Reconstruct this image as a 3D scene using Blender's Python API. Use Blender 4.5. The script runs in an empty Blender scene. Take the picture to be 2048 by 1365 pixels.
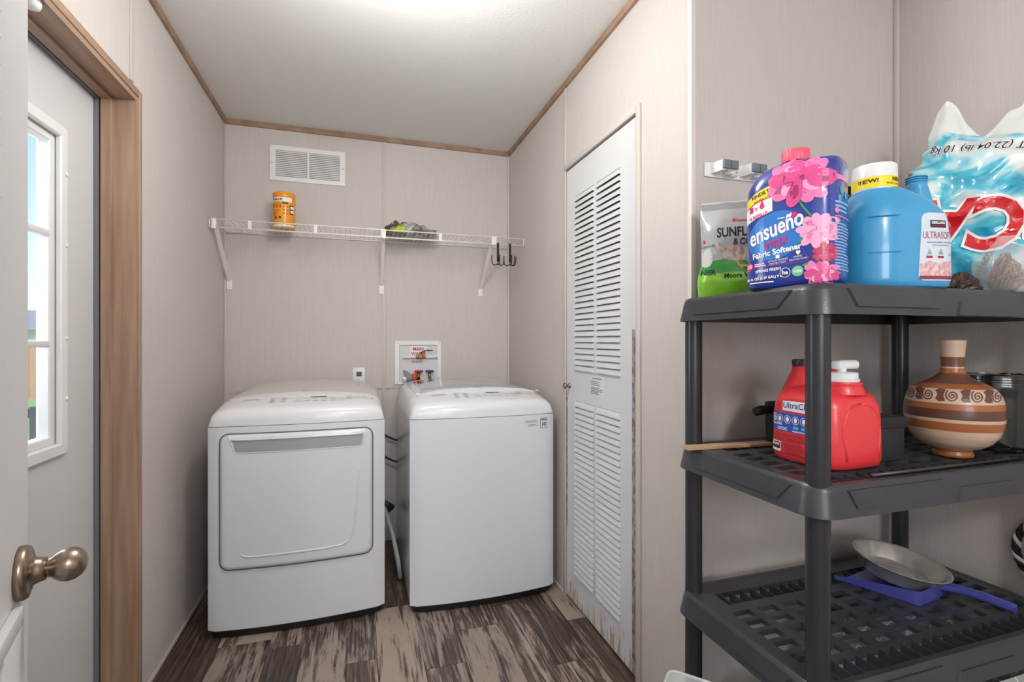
import bpy, bmesh, math, random
from mathutils import Vector, Matrix, noise
from mathutils.bvhtree import BVHTree
random.seed(7)
SC = bpy.context.scene
COL = SC.collection
PI = math.pi

# ------------------------------------------------------------------ camera
CAM_H, FPX, YAW, V0 = 1.195, 980.0, math.radians(17.45), 680.5
cd = bpy.data.cameras.new('camera')
cam = bpy.data.objects.new('camera', cd)
COL.objects.link(cam)
cd.sensor_width = 36.0
cd.lens = 36.0 * FPX / 2048.0
cd.shift_y = -(682.5 - V0) / 2048.0
cd.clip_start = 0.02
cd.clip_end = 300
cam.location = (0, 0, CAM_H)
cam.rotation_euler = (PI / 2, 0, -YAW)
SC.camera = cam

# ------------------------------------------------------------------ room dimensions (metres; x right, y into the room, z up)
XL, XR, YB, ZC = -0.693, 0.928, 3.01, 2.40      # left wall, closet wall, back wall, ceiling
YC, XA, YR = 1.206, 1.757, -2.6                 # closet front wall, alcove right wall, rear wall
LAMP1, FILL_LAMP = (0.12, 1.36), (0.45, -1.15)

# ------------------------------------------------------------------ sky, lights, exposure
w = bpy.data.worlds.new('sky')
SC.world = w
w.use_nodes = True
nt = w.node_tree
bg = nt.nodes['Background']
tc = nt.nodes.new('ShaderNodeTexCoord')
sx = nt.nodes.new('ShaderNodeSeparateXYZ')
rp = nt.nodes.new('ShaderNodeValToRGB')
rp.color_ramp.elements[0].position = 0.0
rp.color_ramp.elements[0].color = (0.86, 0.94, 1.0, 1)
rp.color_ramp.elements[1].position = 0.75
rp.color_ramp.elements[1].color = (0.14, 0.36, 0.86, 1)
e = rp.color_ramp.elements.new(0.22)
e.color = (0.42, 0.68, 1.0, 1)
nt.links.new(tc.outputs['Generated'], sx.inputs[0])
nt.links.new(sx.outputs['Z'], rp.inputs[0])
nt.links.new(rp.outputs[0], bg.inputs[0])
bg.inputs[1].default_value = 0.95


def light(name, kind, loc, energy, color=(1, 1, 1), rot=(0, 0, 0), **kw):
    d = bpy.data.lights.new(name, kind)
    d.energy = energy
    d.color = color
    for k, v in kw.items():
        setattr(d, k, v)
    o = bpy.data.objects.new(name, d)
    o.location = loc
    o.rotation_euler = rot
    COL.objects.link(o)
    return o


light('sunlight', 'SUN', (0, 0, 10), 2.6, (1, .96, .9), (math.radians(48), 0, math.radians(30)), angle=.009)
# daylight through the window in the wall behind the camera
light('window_daylight', 'AREA', (-0.05, YR - 0.06, 1.5), 22, (0.93, 0.97, 1.0), (math.radians(90), 0, 0), shape='RECTANGLE', size=1.30, size_y=1.0)
# daylight through the lites of the exterior door
light('door_daylight', 'AREA', (-1.0, 1.42, 1.36), 5, (0.92, 0.96, 1.0), (0, math.radians(-90), 0), shape='RECTANGLE', size=0.85, size_y=0.5)
SC.view_settings.view_transform = 'Standard'
SC.view_settings.look = 'None'
SC.view_settings.exposure = 0.50
SC.view_settings.gamma = 1.0
SC.view_settings.use_curve_mapping = False


# ------------------------------------------------------------------ materials
def lin(c):
    def f(v):
        v /= 255.0
        return v / 12.92 if v <= 0.04045 else ((v + 0.055) / 1.055) ** 2.4
    return (f(c[0]), f(c[1]), f(c[2]), 1)


MATS = {}


def mat(name, rgb, rough=0.5, metal=0.0, coat=0.0, trans=0.0, emit=None, alpha=1.0, spec=0.5, bump=0.0, bscale=(60, 60, 60), vary=0.0, vscale=(8, 8, 8), rgb2=None):
    if name in MATS:
        return MATS[name]
    m = bpy.data.materials.new(name)
    m.use_nodes = True
    n = m.node_tree.nodes
    l = m.node_tree.links
    b = n['Principled BSDF']
    b.inputs['Base Color'].default_value = lin(rgb)
    b.inputs['Roughness'].default_value = rough
    b.inputs['Metallic'].default_value = metal
    b.inputs['Coat Weight'].default_value = coat
    b.inputs['Coat Roughness'].default_value = 0.06
    b.inputs['Transmission Weight'].default_value = trans
    b.inputs['Specular IOR Level'].default_value = spec
    b.inputs['Alpha'].default_value = alpha
    if emit:
        b.inputs['Emission Color'].default_value = lin(emit[0])
        b.inputs['Emission Strength'].default_value = emit[1]
    if bump or rgb2:
        t = n.new('ShaderNodeTexCoord')
    if rgb2:
        mp = n.new('ShaderNodeMapping')
        mp.inputs['Scale'].default_value = vscale
        nz = n.new('ShaderNodeTexNoise')
        nz.inputs['Scale'].default_value = 1.0
        nz.inputs['Detail'].default_value = 5
        cr = n.new('ShaderNodeValToRGB')
        cr.color_ramp.elements[0].position = 0.5 - vary
        cr.color_ramp.elements[1].position = 0.5 + vary
        cr.color_ramp.elements[0].color = lin(rgb)
        cr.color_ramp.elements[1].color = lin(rgb2)
        l.new(t.outputs['Object'], mp.inputs[0])
        l.new(mp.outputs[0], nz.inputs['Vector'])
        l.new(nz.outputs[0], cr.inputs[0])
        l.new(cr.outputs[0], b.inputs['Base Color'])
    if bump:
        mp2 = n.new('ShaderNodeMapping')
        mp2.inputs['Scale'].default_value = bscale
        n2 = n.new('ShaderNodeTexNoise')
        n2.inputs['Scale'].default_value = 1.0
        n2.inputs['Detail'].default_value = 3
        bp = n.new('ShaderNodeBump')
        bp.inputs['Strength'].default_value = bump
        bp.inputs['Distance'].default_value = 0.004
        l.new(t.outputs['Object'], mp2.inputs[0])
        l.new(mp2.outputs[0], n2.inputs['Vector'])
        l.new(n2.outputs[0], bp.inputs['Height'])
        l.new(bp.outputs[0], b.inputs['Normal'])
    MATS[name] = m
    return m


WALLX = mat('wallboard', (200, 192, 187), .6, bump=.12, bscale=(190, 190, 9), rgb2=(208, 201, 197), vary=.3, vscale=(170, 170, 7))
CEIL = mat('ceiling_texture', (226, 226, 223), .85, bump=.35, bscale=(110, 110, 110))
WOODT = mat('trim_wood', (139, 109, 88), .5, rgb2=(171, 141, 118), vary=.22, vscale=(14, 14, 14))
WOODV = mat('casing_wood_upright', (146, 115, 94), .45, rgb2=(178, 150, 128), vary=.2, vscale=(40, 40, 2.5))
WOODH = mat('casing_wood_level', (146, 115, 94), .45, rgb2=(180, 153, 132), vary=.2, vscale=(40, 2.5, 40))
STRIP = mat('wall_batten', (203, 194, 188), .5)
DOORW = mat('door_white', (214, 215, 216), .42, bump=.12, bscale=(200, 200, 8))
WHITE = mat('white_plastic', (236, 236, 236), .35)
ENAMEL = mat('white_enamel', (221, 224, 229), .22, coat=.5)
ENAMEL2 = mat('white_enamel_top', (226, 227, 230), .26, coat=.35)
GREYP = mat('grey_handle', (171, 173, 177), .35, metal=.2)
DARK = mat('black_plastic', (22, 22, 23), .5)
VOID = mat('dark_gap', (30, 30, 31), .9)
RACK = mat('rack_resin', (52, 54, 60), .32, bump=.08, bscale=(300, 300, 300), rgb2=(61, 63, 69), vary=.3, vscale=(20, 20, 20))
POST = mat('rack_post_resin', (44, 45, 49), .3, bump=.04, bscale=(200, 200, 40))
NICKEL = mat('satin_nickel', (158, 142, 128), .3, metal=1.0)
STEEL = mat('worn_steel', (240, 238, 234), .22, metal=.65, rgb2=(196, 188, 178), vary=.25, vscale=(22, 22, 22))
WIRE = mat('white_wire', (238, 237, 234), .35)
GLASS = mat('window_glass', (255, 255, 255), .0, trans=1.0)
BRASS = mat('brass', (150, 118, 72), .35, metal=1.0)
INK = mat('grey_print', (120, 122, 126), .6)
INKD = mat('dark_print', (45, 46, 50), .6)
PW = mat('print_white', (240, 240, 240), .45)
PK = mat('print_black', (28, 27, 28), .5)


# ------------------------------------------------------------------ mesh helpers
def tag(o, label=None, cat=None, group=None, kind=None):
    if label: o['label'] = label
    if cat: o['category'] = cat
    if group: o['group'] = group
    if kind: o['kind'] = kind
    return o


def link(name, me, m, parent=None, smooth=False):
    if m is not None and not me.materials:
        me.materials.append(m)
    if smooth:
        for p in me.polygons:
            p.use_smooth = True
    o = bpy.data.objects.new(name, me)
    COL.objects.link(o)
    if parent:
        o.parent = parent
    return o


def bm_obj(name, bm, m, parent=None, smooth=False, angle=None):
    bmesh.ops.recalc_face_normals(bm, faces=bm.faces[:])
    me = bpy.data.meshes.new(name)
    bm.to_mesh(me)
    bm.free()
    if angle is not None:
        me.polygons.foreach_set('use_smooth', [True] * len(me.polygons))
        me.set_sharp_from_angle(angle=math.radians(angle))
    return link(name, me, m, parent, smooth)


def thing(name, label, cat, loc=(0, 0, 0), rotz=0, group=None):
    o = bpy.data.objects.new(name, None)
    o.empty_display_size = .05
    COL.objects.link(o)
    o.location = loc
    o.rotation_euler = (0, 0, rotz)
    return tag(o, label, cat, group)


def abox(bm, x0, x1, y0, y1, z0, z1, bev=0.0, seg=2):
    r = bmesh.ops.create_cube(bm, size=1)
    vs = r['verts']
    for v in vs:
        v.co = Vector((x0 + (v.co.x + .5) * (x1 - x0), y0 + (v.co.y + .5) * (y1 - y0), z0 + (v.co.z + .5) * (z1 - z0)))
    if bev:
        es = list({e for v in vs for e in v.link_edges})
        bmesh.ops.bevel(bm, geom=es, offset=bev, segments=seg, affect='EDGES', profile=.5)


def box(name, x0, x1, y0, y1, z0, z1, m, parent=None, bev=0.0, seg=2):
    bm = bmesh.new()
    abox(bm, x0, x1, y0, y1, z0, z1, bev, seg)
    return bm_obj(name, bm, m, parent, angle=40 if bev else None)


def frame_y(bm, x0, x1, z0, z1, l, r, b, t, ya, yb, ch=.002):
    """picture-frame slab in the xz plane, no overlapping pieces; ya = front"""
    def ring(ox, iy): return [(x0 + ox, iy, z0 + ox), (x1 - ox, iy, z0 + ox), (x1 - ox, iy, z1 - ox), (x0 + ox, iy, z1 - ox)]
    def inn(ox, iy): return [(x0 + l - ox, iy, z0 + b - ox), (x1 - r + ox, iy, z0 + b - ox), (x1 - r + ox, iy, z1 - t + ox), (x0 + l - ox, iy, z1 - t + ox)]
    rings = [ring(0, yb), ring(0, ya + ch), ring(ch, ya), inn(ch, ya), inn(0, ya + ch), inn(0, yb)]
    V = [[bm.verts.new(p) for p in q] for q in rings]
    for A, B in zip(V, V[1:] + V[:1]):
        for k in range(4):
            bm.faces.new((A[k], A[(k + 1) % 4], B[(k + 1) % 4], B[k]))


def struct(name, x0, x1, y0, y1, z0, z1, m, bev=0.0, label=None):
    o = box(name, x0, x1, y0, y1, z0, z1, m, None, bev)
    return tag(o, label, None, None, 'structure')


def prism(bm, pts, axis, a, b):
    """extrude polygon pts (2d) along axis 'x','y','z' from a to b"""
    def mk(p, t):
        return {'x': (t, p[0], p[1]), 'y': (p[0], t, p[1]), 'z': (p[0], p[1], t)}[axis]
    lo = [bm.verts.new(mk(p, a)) for p in pts]
    hi = [bm.verts.new(mk(p, b)) for p in pts]
    n = len(pts)
    bm.faces.new(lo)
    bm.faces.new(hi)
    for i in range(n):
        bm.faces.new((lo[i], lo[(i + 1) % n], hi[(i + 1) % n], hi[i]))


def tube(bm, pts, r, n=8, closed=False, cap=True):
    pts = [Vector(p) for p in pts]
    N = len(pts)
    rings = []
    prev = None
    for i, p in enumerate(pts):
        if closed:
            t = pts[(i + 1) % N] - pts[i - 1]
        else:
            t = pts[min(i + 1, N - 1)] - pts[max(i - 1, 0)]
        t.normalize()
        if prev is None:
            u = t.orthogonal().normalized()
        else:
            u = (prev - t * prev.dot(t))
            u = u.normalized() if u.length > 1e-6 else t.orthogonal().normalized()
        prev = u
        v = t.cross(u)
        rr = r[i] if isinstance(r, (list, tuple)) else r
        rings.append([bm.verts.new(p + (u * math.cos(2 * PI * k / n) + v * math.sin(2 * PI * k / n)) * rr) for k in range(n)])
    for i in range(N if closed else N - 1):
        A, B = rings[i], rings[(i + 1) % N]
        for k in range(n):
            bm.faces.new((A[k], A[(k + 1) % n], B[(k + 1) % n], B[k]))
    if cap and not closed:
        bm.faces.new(rings[0][::-1])
        bm.faces.new(rings[-1])


def loft(bm, rings, cap0=True, cap1=True):
    R = [[bm.verts.new(p) for p in r] for r in rings]
    n = len(R[0])
    for A, B in zip(R, R[1:]):
        for k in range(n):
            bm.faces.new((A[k], A[(k + 1) % n], B[(k + 1) % n], B[k]))
    if cap0: bm.faces.new(R[0][::-1])
    if cap1: bm.faces.new(R[-1])
    return R


def lathe(bm, prof, n=32, cx=0, cy=0, cap0=True, cap1=True):
    loft(bm, [[(cx + r * math.cos(2 * PI * k / n), cy + r * math.sin(2 * PI * k / n), z) for k in range(n)] for r, z in prof], cap0, cap1)


def superring(al, ar, b, z, n=48, ex=4.0, ox=0, oy=0, bb=None):
    bb = b if bb is None else bb
    out = []
    for k in range(n):
        t = 2 * PI * k / n
        c, s = math.cos(t), math.sin(t)
        x = math.copysign(abs(c) ** (2 / ex), c)
        y = math.copysign(abs(s) ** (2 / ex), s)
        out.append((ox + x * (ar if x > 0 else al), oy + y * (bb if y > 0 else b), z))
    return out


def rrect(x0, x1, y0, y1, r, n=6):
    out = []
    for cx, cy, a in ((x1 - r, y1 - r, 0), (x0 + r, y1 - r, 90), (x0 + r, y0 + r, 180), (x1 - r, y0 + r, 270)):
        for k in range(n + 1):
            t = math.radians(a + 90 * k / n)
            out.append((cx + r * math.cos(t), cy + r * math.sin(t)))
    return out


# ---- print on surfaces: flat shapes projected on the body they are printed on
def poly2(pts):
    return [list(pts)]


def rect2(x0, y0, x1, y1):
    return [[(x0, y0), (x1, y0), (x1, y1), (x0, y1)]]


def circ2(cx, cy, r, ry=None, n=20, a=0):
    ry = ry or r
    ca, sa = math.cos(a), math.sin(a)
    out = []
    for k in range(n):
        t = 2 * PI * k / n
        x, y = r * math.cos(t), ry * math.sin(t)
        out.append((cx + x * ca - y * sa, cy + x * sa + y * ca))
    return [out]


def ring2(cx, cy, r, wd, n=24):
    out = []
    for k in range(n):
        t, u = 2 * PI * k / n, 2 * PI * (k + 1) / n
        out.append([(cx + r * math.cos(t), cy + r * math.sin(t)), (cx + r * math.cos(u), cy + r * math.sin(u)),
                    (cx + (r - wd) * math.cos(u), cy + (r - wd) * math.sin(u)), (cx + (r - wd) * math.cos(t), cy + (r - wd) * math.sin(t))])
    return out


def stroke2(pts, wd):
    out = []
    for (a, b), (c, d) in zip(pts, pts[1:]):
        L = math.hypot(c - a, d - b) or 1
        nx, ny = -(d - b) / L * wd / 2, (c - a) / L * wd / 2
        out.append([(a - nx, b - ny), (c - nx, d - ny), (c + nx, d + ny), (a + nx, b + ny)])
    return out


def bars2(x0, y0, x1, y1, n, fill=.4, seed=0):
    rnd = random.Random(seed)
    out = []
    h = (y1 - y0) / n
    for i in range(n):
        e_ = x1 - (x1 - x0) * rnd.random() * .35
        out += rect2(x0, y0 + h * i, e_, y0 + h * (i + fill))
    return out


def text2(s, size, x=0, y=0, align='CENTER', shear=0, rot=0, sx_=1.0, bold=0.0):
    cu = bpy.data.curves.new('t', 'FONT')
    cu.body = s
    cu.size = size
    cu.align_x = align
    cu.shear = shear
    cu.offset = bold
    cu.resolution_u = 3
    o = bpy.data.objects.new('t', cu)
    me = bpy.data.meshes.new_from_object(o)
    ca, sa = math.cos(rot), math.sin(rot)
    V = [((v.co.x * sx_) * ca - v.co.y * sa + x, (v.co.x * sx_) * sa + v.co.y * ca + y) for v in me.vertices]
    out = [[V[i] for i in p.vertices] for p in me.polygons]
    bpy.data.objects.remove(o)
    bpy.data.curves.remove(cu)
    bpy.data.meshes.remove(me)
    return out


def bvh_of(*objs):
    vs, ps = [], []
    for o in objs:
        k = len(vs)
        vs += [v.co.copy() for v in o.data.vertices]
        ps += [[i + k for i in p.vertices] for p in o.data.polygons]
    return BVHTree.FromPolygons(vs, ps)


def decal(name, polys, m, parent, o, U, V, bvh=None, eps=.0006, step=None, reach=.4):
    """flat print shapes (2d, metres) laid on a surface; o,U,V is the print frame in the parent's space"""
    o, U, V = Vector(o), Vector(U).normalized(), Vector(V).normalized()
    N = U.cross(V).normalized()
    bm = bmesh.new()
    for p in polys:
        if len(p) < 3: continue
        try:
            bm.faces.new([bm.verts.new((a, b, 0)) for a, b in p])
        except ValueError:
            pass
    bmesh.ops.remove_doubles(bm, verts=bm.verts[:], dist=1e-6)
    if step and bm.verts:
        xs = [v.co.x for v in bm.verts]
        ys = [v.co.y for v in bm.verts]
        for ax, lo, hi in ((0, min(xs), max(xs)), (1, min(ys), max(ys))):
            k = math.floor(lo / step) + 1
            while k * step < hi:
                co = Vector((k * step, 0, 0)) if ax == 0 else Vector((0, k * step, 0))
                no = Vector((1, 0, 0)) if ax == 0 else Vector((0, 1, 0))
                bmesh.ops.bisect_plane(bm, geom=bm.verts[:] + bm.edges[:] + bm.faces[:], plane_co=co, plane_no=no)
                k += 1
    bad = []
    for v in bm.verts:
        p = o + U * v.co.x + V * v.co.y
        if bvh:
            h, nn, i, d = bvh.ray_cast(p + N * reach, -N, reach * 2)
            if h is None:
                bad.append(v)
                continue
            v.co = h + N * eps
        else:
            v.co = p + N * eps
    if bad:
        bmesh.ops.delete(bm, geom=bad, context='VERTS')
    if not bm.faces:
        bm.free()
        return None
    me = bpy.data.meshes.new(name)
    bm.to_mesh(me)
    bm.free()
    return link(name, me, m, parent)


def ray(u, v):
    a, b = (u - 1024) / FPX, (V0 - v) / FPX
    return Vector((math.sin(YAW) + a * math.cos(YAW), math.cos(YAW) - a * math.sin(YAW), b))


def at_z(u, v, z):
    d = ray(u, v)
    return Vector((0, 0, CAM_H)) + d * ((z - CAM_H) / d.z)


# ================================================================== STRUCTURE
# floor: slab + planks
flo = struct('floor', -3.2, 3.2, YR - .1, YB + .1, -.1, -.004, mat('floor_slab', (70, 58, 50), .8), label='dark distressed plank floor')


def plank_mat():
    m = bpy.data.materials.new('plank_vinyl')
    m.use_nodes = True
    n, l = m.node_tree.nodes, m.node_tree.links
    b = n['Principled BSDF']
    t = n.new('ShaderNodeTexCoord')
    oi = n.new('ShaderNodeObjectInfo')
    ad = n.new('ShaderNodeVectorMath')
    mu = n.new('ShaderNodeVectorMath')
    mu.operation = 'SCALE'
    mu.inputs[0].default_value = (37, 53, 11)
    l.new(oi.outputs['Random'], mu.inputs['Scale'])
    l.new(t.outputs['Object'], ad.inputs[0])
    l.new(mu.outputs[0], ad.inputs[1])

    def nz(scale, det, dist=0.0):
        mp = n.new('ShaderNodeMapping')
        mp.inputs['Scale'].default_value = scale
        k = n.new('ShaderNodeTexNoise')
        k.inputs['Scale'].default_value = 1
        k.inputs['Detail'].default_value = det
        k.inputs['Roughness'].default_value = .68
        k.inputs['Distortion'].default_value = dist
        l.new(ad.outputs[0], mp.inputs[0])
        l.new(mp.outputs[0], k.inputs['Vector'])
        return k.outputs[0]
    grain = nz((105, 4, 1), 7, .25)
    patch = nz((15, 2.4, 1), 6, .5)
    c1 = n.new('ShaderNodeValToRGB')
    for i, (p, c) in enumerate(((.32, (44, 33, 28)), (.5, (84, 67, 57)), (.70, (128, 110, 98)))):
        if i < 2:
            el = c1.color_ramp.elements[i]
            el.position = p
        else:
            el = c1.color_ramp.elements.new(p)
        el.color = lin(c)
    l.new(grain, c1.inputs[0])
    # pale worn paint patches, stronger on some planks
    a2 = n.new('ShaderNodeMath')
    a2.operation = 'MULTIPLY_ADD'
    l.new(oi.outputs['Random'], a2.inputs[0])
    a2.inputs[1].default_value = .26
    l.new(patch, a2.inputs[2])
    a3 = n.new('ShaderNodeMath')
    a3.operation = 'MULTIPLY_ADD'
    l.new(grain, a3.inputs[0])
    a3.inputs[1].default_value = .55
    l.new(a2.outputs[0], a3.inputs[2])
    c2 = n.new('ShaderNodeValToRGB')
    c2.color_ramp.elements[0].position = .88
    c2.color_ramp.elements[1].position = 1.34
    c2.color_ramp.elements[0].color = (0, 0, 0, 1)
    c2.color_ramp.elements[1].color = (1, 1, 1, 1)
    l.new(a3.outputs[0], c2.inputs[0])
    mx = n.new('ShaderNodeMix')
    mx.data_type = 'RGBA'
    l.new(c2.outputs[0], mx.inputs['Factor'])
    l.new(c1.outputs[0], mx.inputs['A'])
    mx.inputs['B'].default_value = lin((166, 149, 137))
    rn = n.new('ShaderNodeMath')
    rn.operation = 'MULTIPLY'
    rn.inputs[1].default_value = 7.31
    fr = n.new('ShaderNodeMath')
    fr.operation = 'FRACT'
    l.new(oi.outputs['Random'], rn.inputs[0])
    l.new(rn.outputs[0], fr.inputs[0])
    mr = n.new('ShaderNodeMapRange')
    mr.inputs['To Min'].default_value = .62
    mr.inputs['To Max'].default_value = 1.12
    l.new(fr.outputs[0], mr.inputs['Value'])
    hv = n.new('ShaderNodeHueSaturation')
    l.new(mr.outputs[0], hv.inputs['Value'])
    l.new(mx.outputs['Result'], hv.inputs['Color'])
    l.new(hv.outputs[0], b.inputs['Base Color'])
    b.inputs['Roughness'].default_value = .42
    bp = n.new('ShaderNodeBump')
    bp.inputs['Strength'].default_value = .15
    bp.inputs['Distance'].default_value = .002
    l.new(grain, bp.inputs['Height'])
    l.new(bp.outputs[0], b.inputs['Normal'])
    return m


PLANK = plank_mat()
seams = [-.85, -.69, -.52, -.33, -.207, -.042, .07, .233, .384, .567, .695, .85, 1.0, 1.18, 1.31, 1.48, 1.6, 1.76]
joints = {(-.33): [2.086], (-.042): [1.905], .07: [2.25], .233: [1.786], .384: [1.985], .695: [1.67], .85: [1.92]}
rj = random.Random(3)
for a, b_ in zip(seams, seams[1:]):
    js = joints.get(a, [rj.uniform(1.2, 2.7)])
    y0 = js[0]
    cuts = [y0]
    while cuts[-1] < YB: cuts.append(cuts[-1] + rj.uniform(.75, 1.0))
    while cuts[0] > YR: cuts.insert(0, cuts[0] - rj.uniform(.75, 1.0))
    cuts = [max(YR, min(YB, c)) for c in cuts]
    for c, d in zip(cuts, cuts[1:]):
        if d - c < .02: continue
        g = .0008
        w_, h_ = (b_ - a) / 2 - g, (d - c) / 2 - g
        p = box('plank', -w_, w_, -h_, h_, -.004, 0, PLANK, flo)
        p.location = ((a + b_) / 2, (c + d) / 2, 0)

# ceiling
struct('ceiling', -1.0, 2.0, YR - .1, YB + .1, ZC, ZC + .1, CEIL)
# walls
struct('wall_back', XL - .2, XR + .2, YB, YB + .1, 0, ZC, WALLX)
# left wall with exterior door opening (y .98 .. 1.888, up to z 1.985)
DY0, DY1, DZ = 0.985, 1.888, 1.985
bm = bmesh.new()
abox(bm, XL - .17, XL, DY1, YB, 0, ZC)
abox(bm, XL - .17, XL, YR, DY0, 0, ZC)
abox(bm, XL - .17, XL, DY0, DY1, DZ, ZC)
tag(bm_obj('wall_left', bm, WALLX), None, None, None, 'structure')
# closet wall with louvred door opening (y 1.50 .. 2.11, z .. 1.99)
CY0, CY1, CZ = 1.497, 2.114, 1.985
bm = bmesh.new()
abox(bm, XR, XR + .07, CY1, YB, 0, ZC)
abox(bm, XR, XR + .07, YC, CY0, 0, ZC)
abox(bm, XR, XR + .07, CY0, CY1, CZ, ZC)
tag(bm_obj('wall_closet_side', bm, WALLX), None, None, None, 'structure')
struct('wall_closet_front', XR + .07, XA, YC, YC + .07, 0, ZC, WALLX)
struct('wall_alcove_right', XA, XA + .1, YR, YC + .07, 0, ZC, WALLX)
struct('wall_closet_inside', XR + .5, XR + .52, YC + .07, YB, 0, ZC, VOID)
# rear wall with a three-light window
bm = bmesh.new()
WX0, WX1, WZ0, WZ1 = -.7, .6, 1.0, 2.0
abox(bm, XL, WX0, YR - .1, YR, 0, ZC)
abox(bm, WX1, XA, YR - .1, YR, 0, ZC)
abox(bm, WX0, WX1, YR - .1, YR, 0, WZ0)
abox(bm, WX0, WX1, YR - .1, YR, WZ1, ZC)
tag(bm_obj('wall_rear', bm, WALLX), None, None, None, 'structure')
win = struct('window_2', WX0, WX1, YR - .045, YR - .005, WZ0, WZ0 + .04, WHITE)
box('window_head', WX0, WX1, YR - .045, YR - .005, WZ1 - .04, WZ1, WHITE, win)
for xx in (WX0, WX0 + .41, WX0 + .85, WX1 - .04):
    box('mullion', xx, xx + .04, YR - .045, YR - .005, WZ0 + .04, WZ1 - .04, WHITE, win)

# brown crown trim, mitred at the corners (level, following every ceiling edge in view)
TH, TW = .028, .012
struct('trim_1', XL, XL + TW, YR, YB - TW, ZC - TH, ZC, WOODT)
struct('trim_2', XL, XR, YB - TW, YB, ZC - TH, ZC, WOODT)
struct('trim_3', XR - TW, XR, YC - TW, YB - TW, ZC - TH, ZC, WOODT)
struct('trim_4', XR, XA, YC - TW, YC, ZC - TH, ZC, WOODT)
struct('trim_5', XA - TW, XA, YR, YC - TW, ZC - TH, ZC, WOODT)
# wall battens over the panel joints
struct('trim_6', XL, XL + .004, 1.85, 1.875, DZ + .04, ZC - TH, STRIP, .0015)
struct('trim_7', .136, .160, YB - .004, YB, 0, ZC - TH, STRIP, .0015)
struct('trim_8', XR - .005, XR, 2.105, 2.132, 0, ZC - TH, STRIP, .0015)
struct('trim_9', XR - .006, XR + .012, YC - .006, YC + .012, 0, ZC - TH, mat('corner_bead', (222, 214, 209), .5), .003)
struct('trim_10', XA - .016, XA, YC - .016, YC, 0, ZC - TH, STRIP, .004)
struct('trim_11', XR - .014, XR, YB - .014, YB, 0, ZC - TH, STRIP, .004)
struct('trim_12', XL, XL + .010, YB - .010, YB, 0, ZC - TH, STRIP, .004)
# closet door casing (wall coloured)
struct('trim_13', XR - .010, XR, CY0 - .026, CY0 - .002, 0, CZ + .025, STRIP, .003)
struct('trim_14', XR - .010, XR, CY0 - .002, CY1 + .004, CZ, CZ + .025, STRIP, .003)
# quarter round at the floor
struct('baseboard_left', XL, XL + .009, DY1 + .03, YB, 0, .016, mat('quarter_round', (186, 177, 170), .5), .003)
struct('baseboard_right', XR - .009, XR, CY1 + .02, YB, 0, .016, MATS['quarter_round'], .003)
struct('baseboard_back', XL, XR, YB - .009, YB, 0, .016, MATS['quarter_round'], .003)

# exterior door: brown jamb and casing, white slab with a grille window
jb = struct('trim_15', XL - .115, XL + .010, DY1 - .016, DY1, 0, DZ, WOODV)
box('door_stop', XL - .080, XL - .055, DY1 - .028, DY1 - .016, 0, DZ - .016, WOODV, jb)
box('jamb_head', XL - .115, XL + .010, DY0, DY1 - .016, DZ - .016, DZ, WOODH, jb)
box('head_stop', XL - .080, XL - .055, DY0, DY1 - .028, DZ - .028, DZ - .016, WOODH, jb)
box('casing_side', XL, XL + .014, DY1, DY1 + .022, 0, DZ + .024, WOODV, jb, .003)
box('casing_head', XL, XL + .014, DY0 - .03, DY1, DZ, DZ + .024, WOODH, jb, .003)
box('jamb_hinge_side', XL - .115, XL + .010, DY0, DY0 + .016, 0, DZ - .016, WOODV, jb)
box('weatherstrip', XL - .098, XL - .086, DY1 - .026, DY1 - .016, 0, DZ - .016, mat('grey_seal', (120, 120, 128), .6), jb)
box('weatherstrip_head', XL - .098, XL - .086, DY0 + .016, DY1 - .026, DZ - .026, DZ - .016, MATS['grey_seal'], jb)
XD = XL - .100            # inner face of the exterior door slab
LY0, LY1, LZ0, LZ1 = 1.16, 1.668, .905, 1.762       # clear opening of the lite
bm = bmesh.new()
abox(bm, XD - .04, XD, LY1, DY1 - .022, .01, DZ - .02)
abox(bm, XD - .04, XD, DY0 + .018, LY0, .01, DZ - .02)
abox(bm, XD - .04, XD, LY0, LY1, .01, LZ0)
abox(bm, XD - .04, XD, LY0, LY1, LZ1, DZ - .02)
door1 = tag(bm_obj('door_1', bm, DOORW), 'white exterior door with a grille window', None, None, 'structure')
bm = bmesh.new()
frame_y(bm, LY0 - .03, LY1 + .03, LZ0 - .03, LZ1 + .03, .034, .034, .034, .034, -.012, 0, .004)
for v in bm.verts: v.co = Vector((XD - v.co.y, v.co.x, v.co.z))
bm_obj('lite_frame', bm, WHITE, door1, angle=20)
bm = bmesh.new()
frame_y(bm, LY0, LY1, LZ0, LZ1, .026, .026, .026, .026, -.032, 0, .003)
for v in bm.verts: v.co = Vector((XD - .036 - v.co.y, v.co.x, v.co.z))
bm_obj('lite_reveal', bm, WHITE, door1, angle=20)
for zz in (1.184, 1.484):
    box('muntin', XD - .022, XD - .002, LY0 + .026, LY1 - .026, zz - .009, zz + .009, WHITE, door1, .004)
for yy in (1.33, 1.50):
    box('muntin', XD - .022, XD - .002, yy - .009, yy + .009, LZ0 + .026, LZ1 - .026, WHITE, door1, .004)
box('pane', XD - .031, XD - .027, LY0 + .01, LY1 - .01, LZ0 + .01, LZ1 - .01, GLASS, door1)
for zz in (1.03, 1.20, 1.46, 1.66):
    bm = bmesh.new()
    lathe(bm, [(.006, 0), (.006, .003), (.003, .005)], 10)
    o = bm_obj('screw_cap', bm, WHITE, door1)
    o.rotation_euler = (0, PI / 2, 0)
    o.location = (XD + .011, LY1 + .021, zz)
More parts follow.
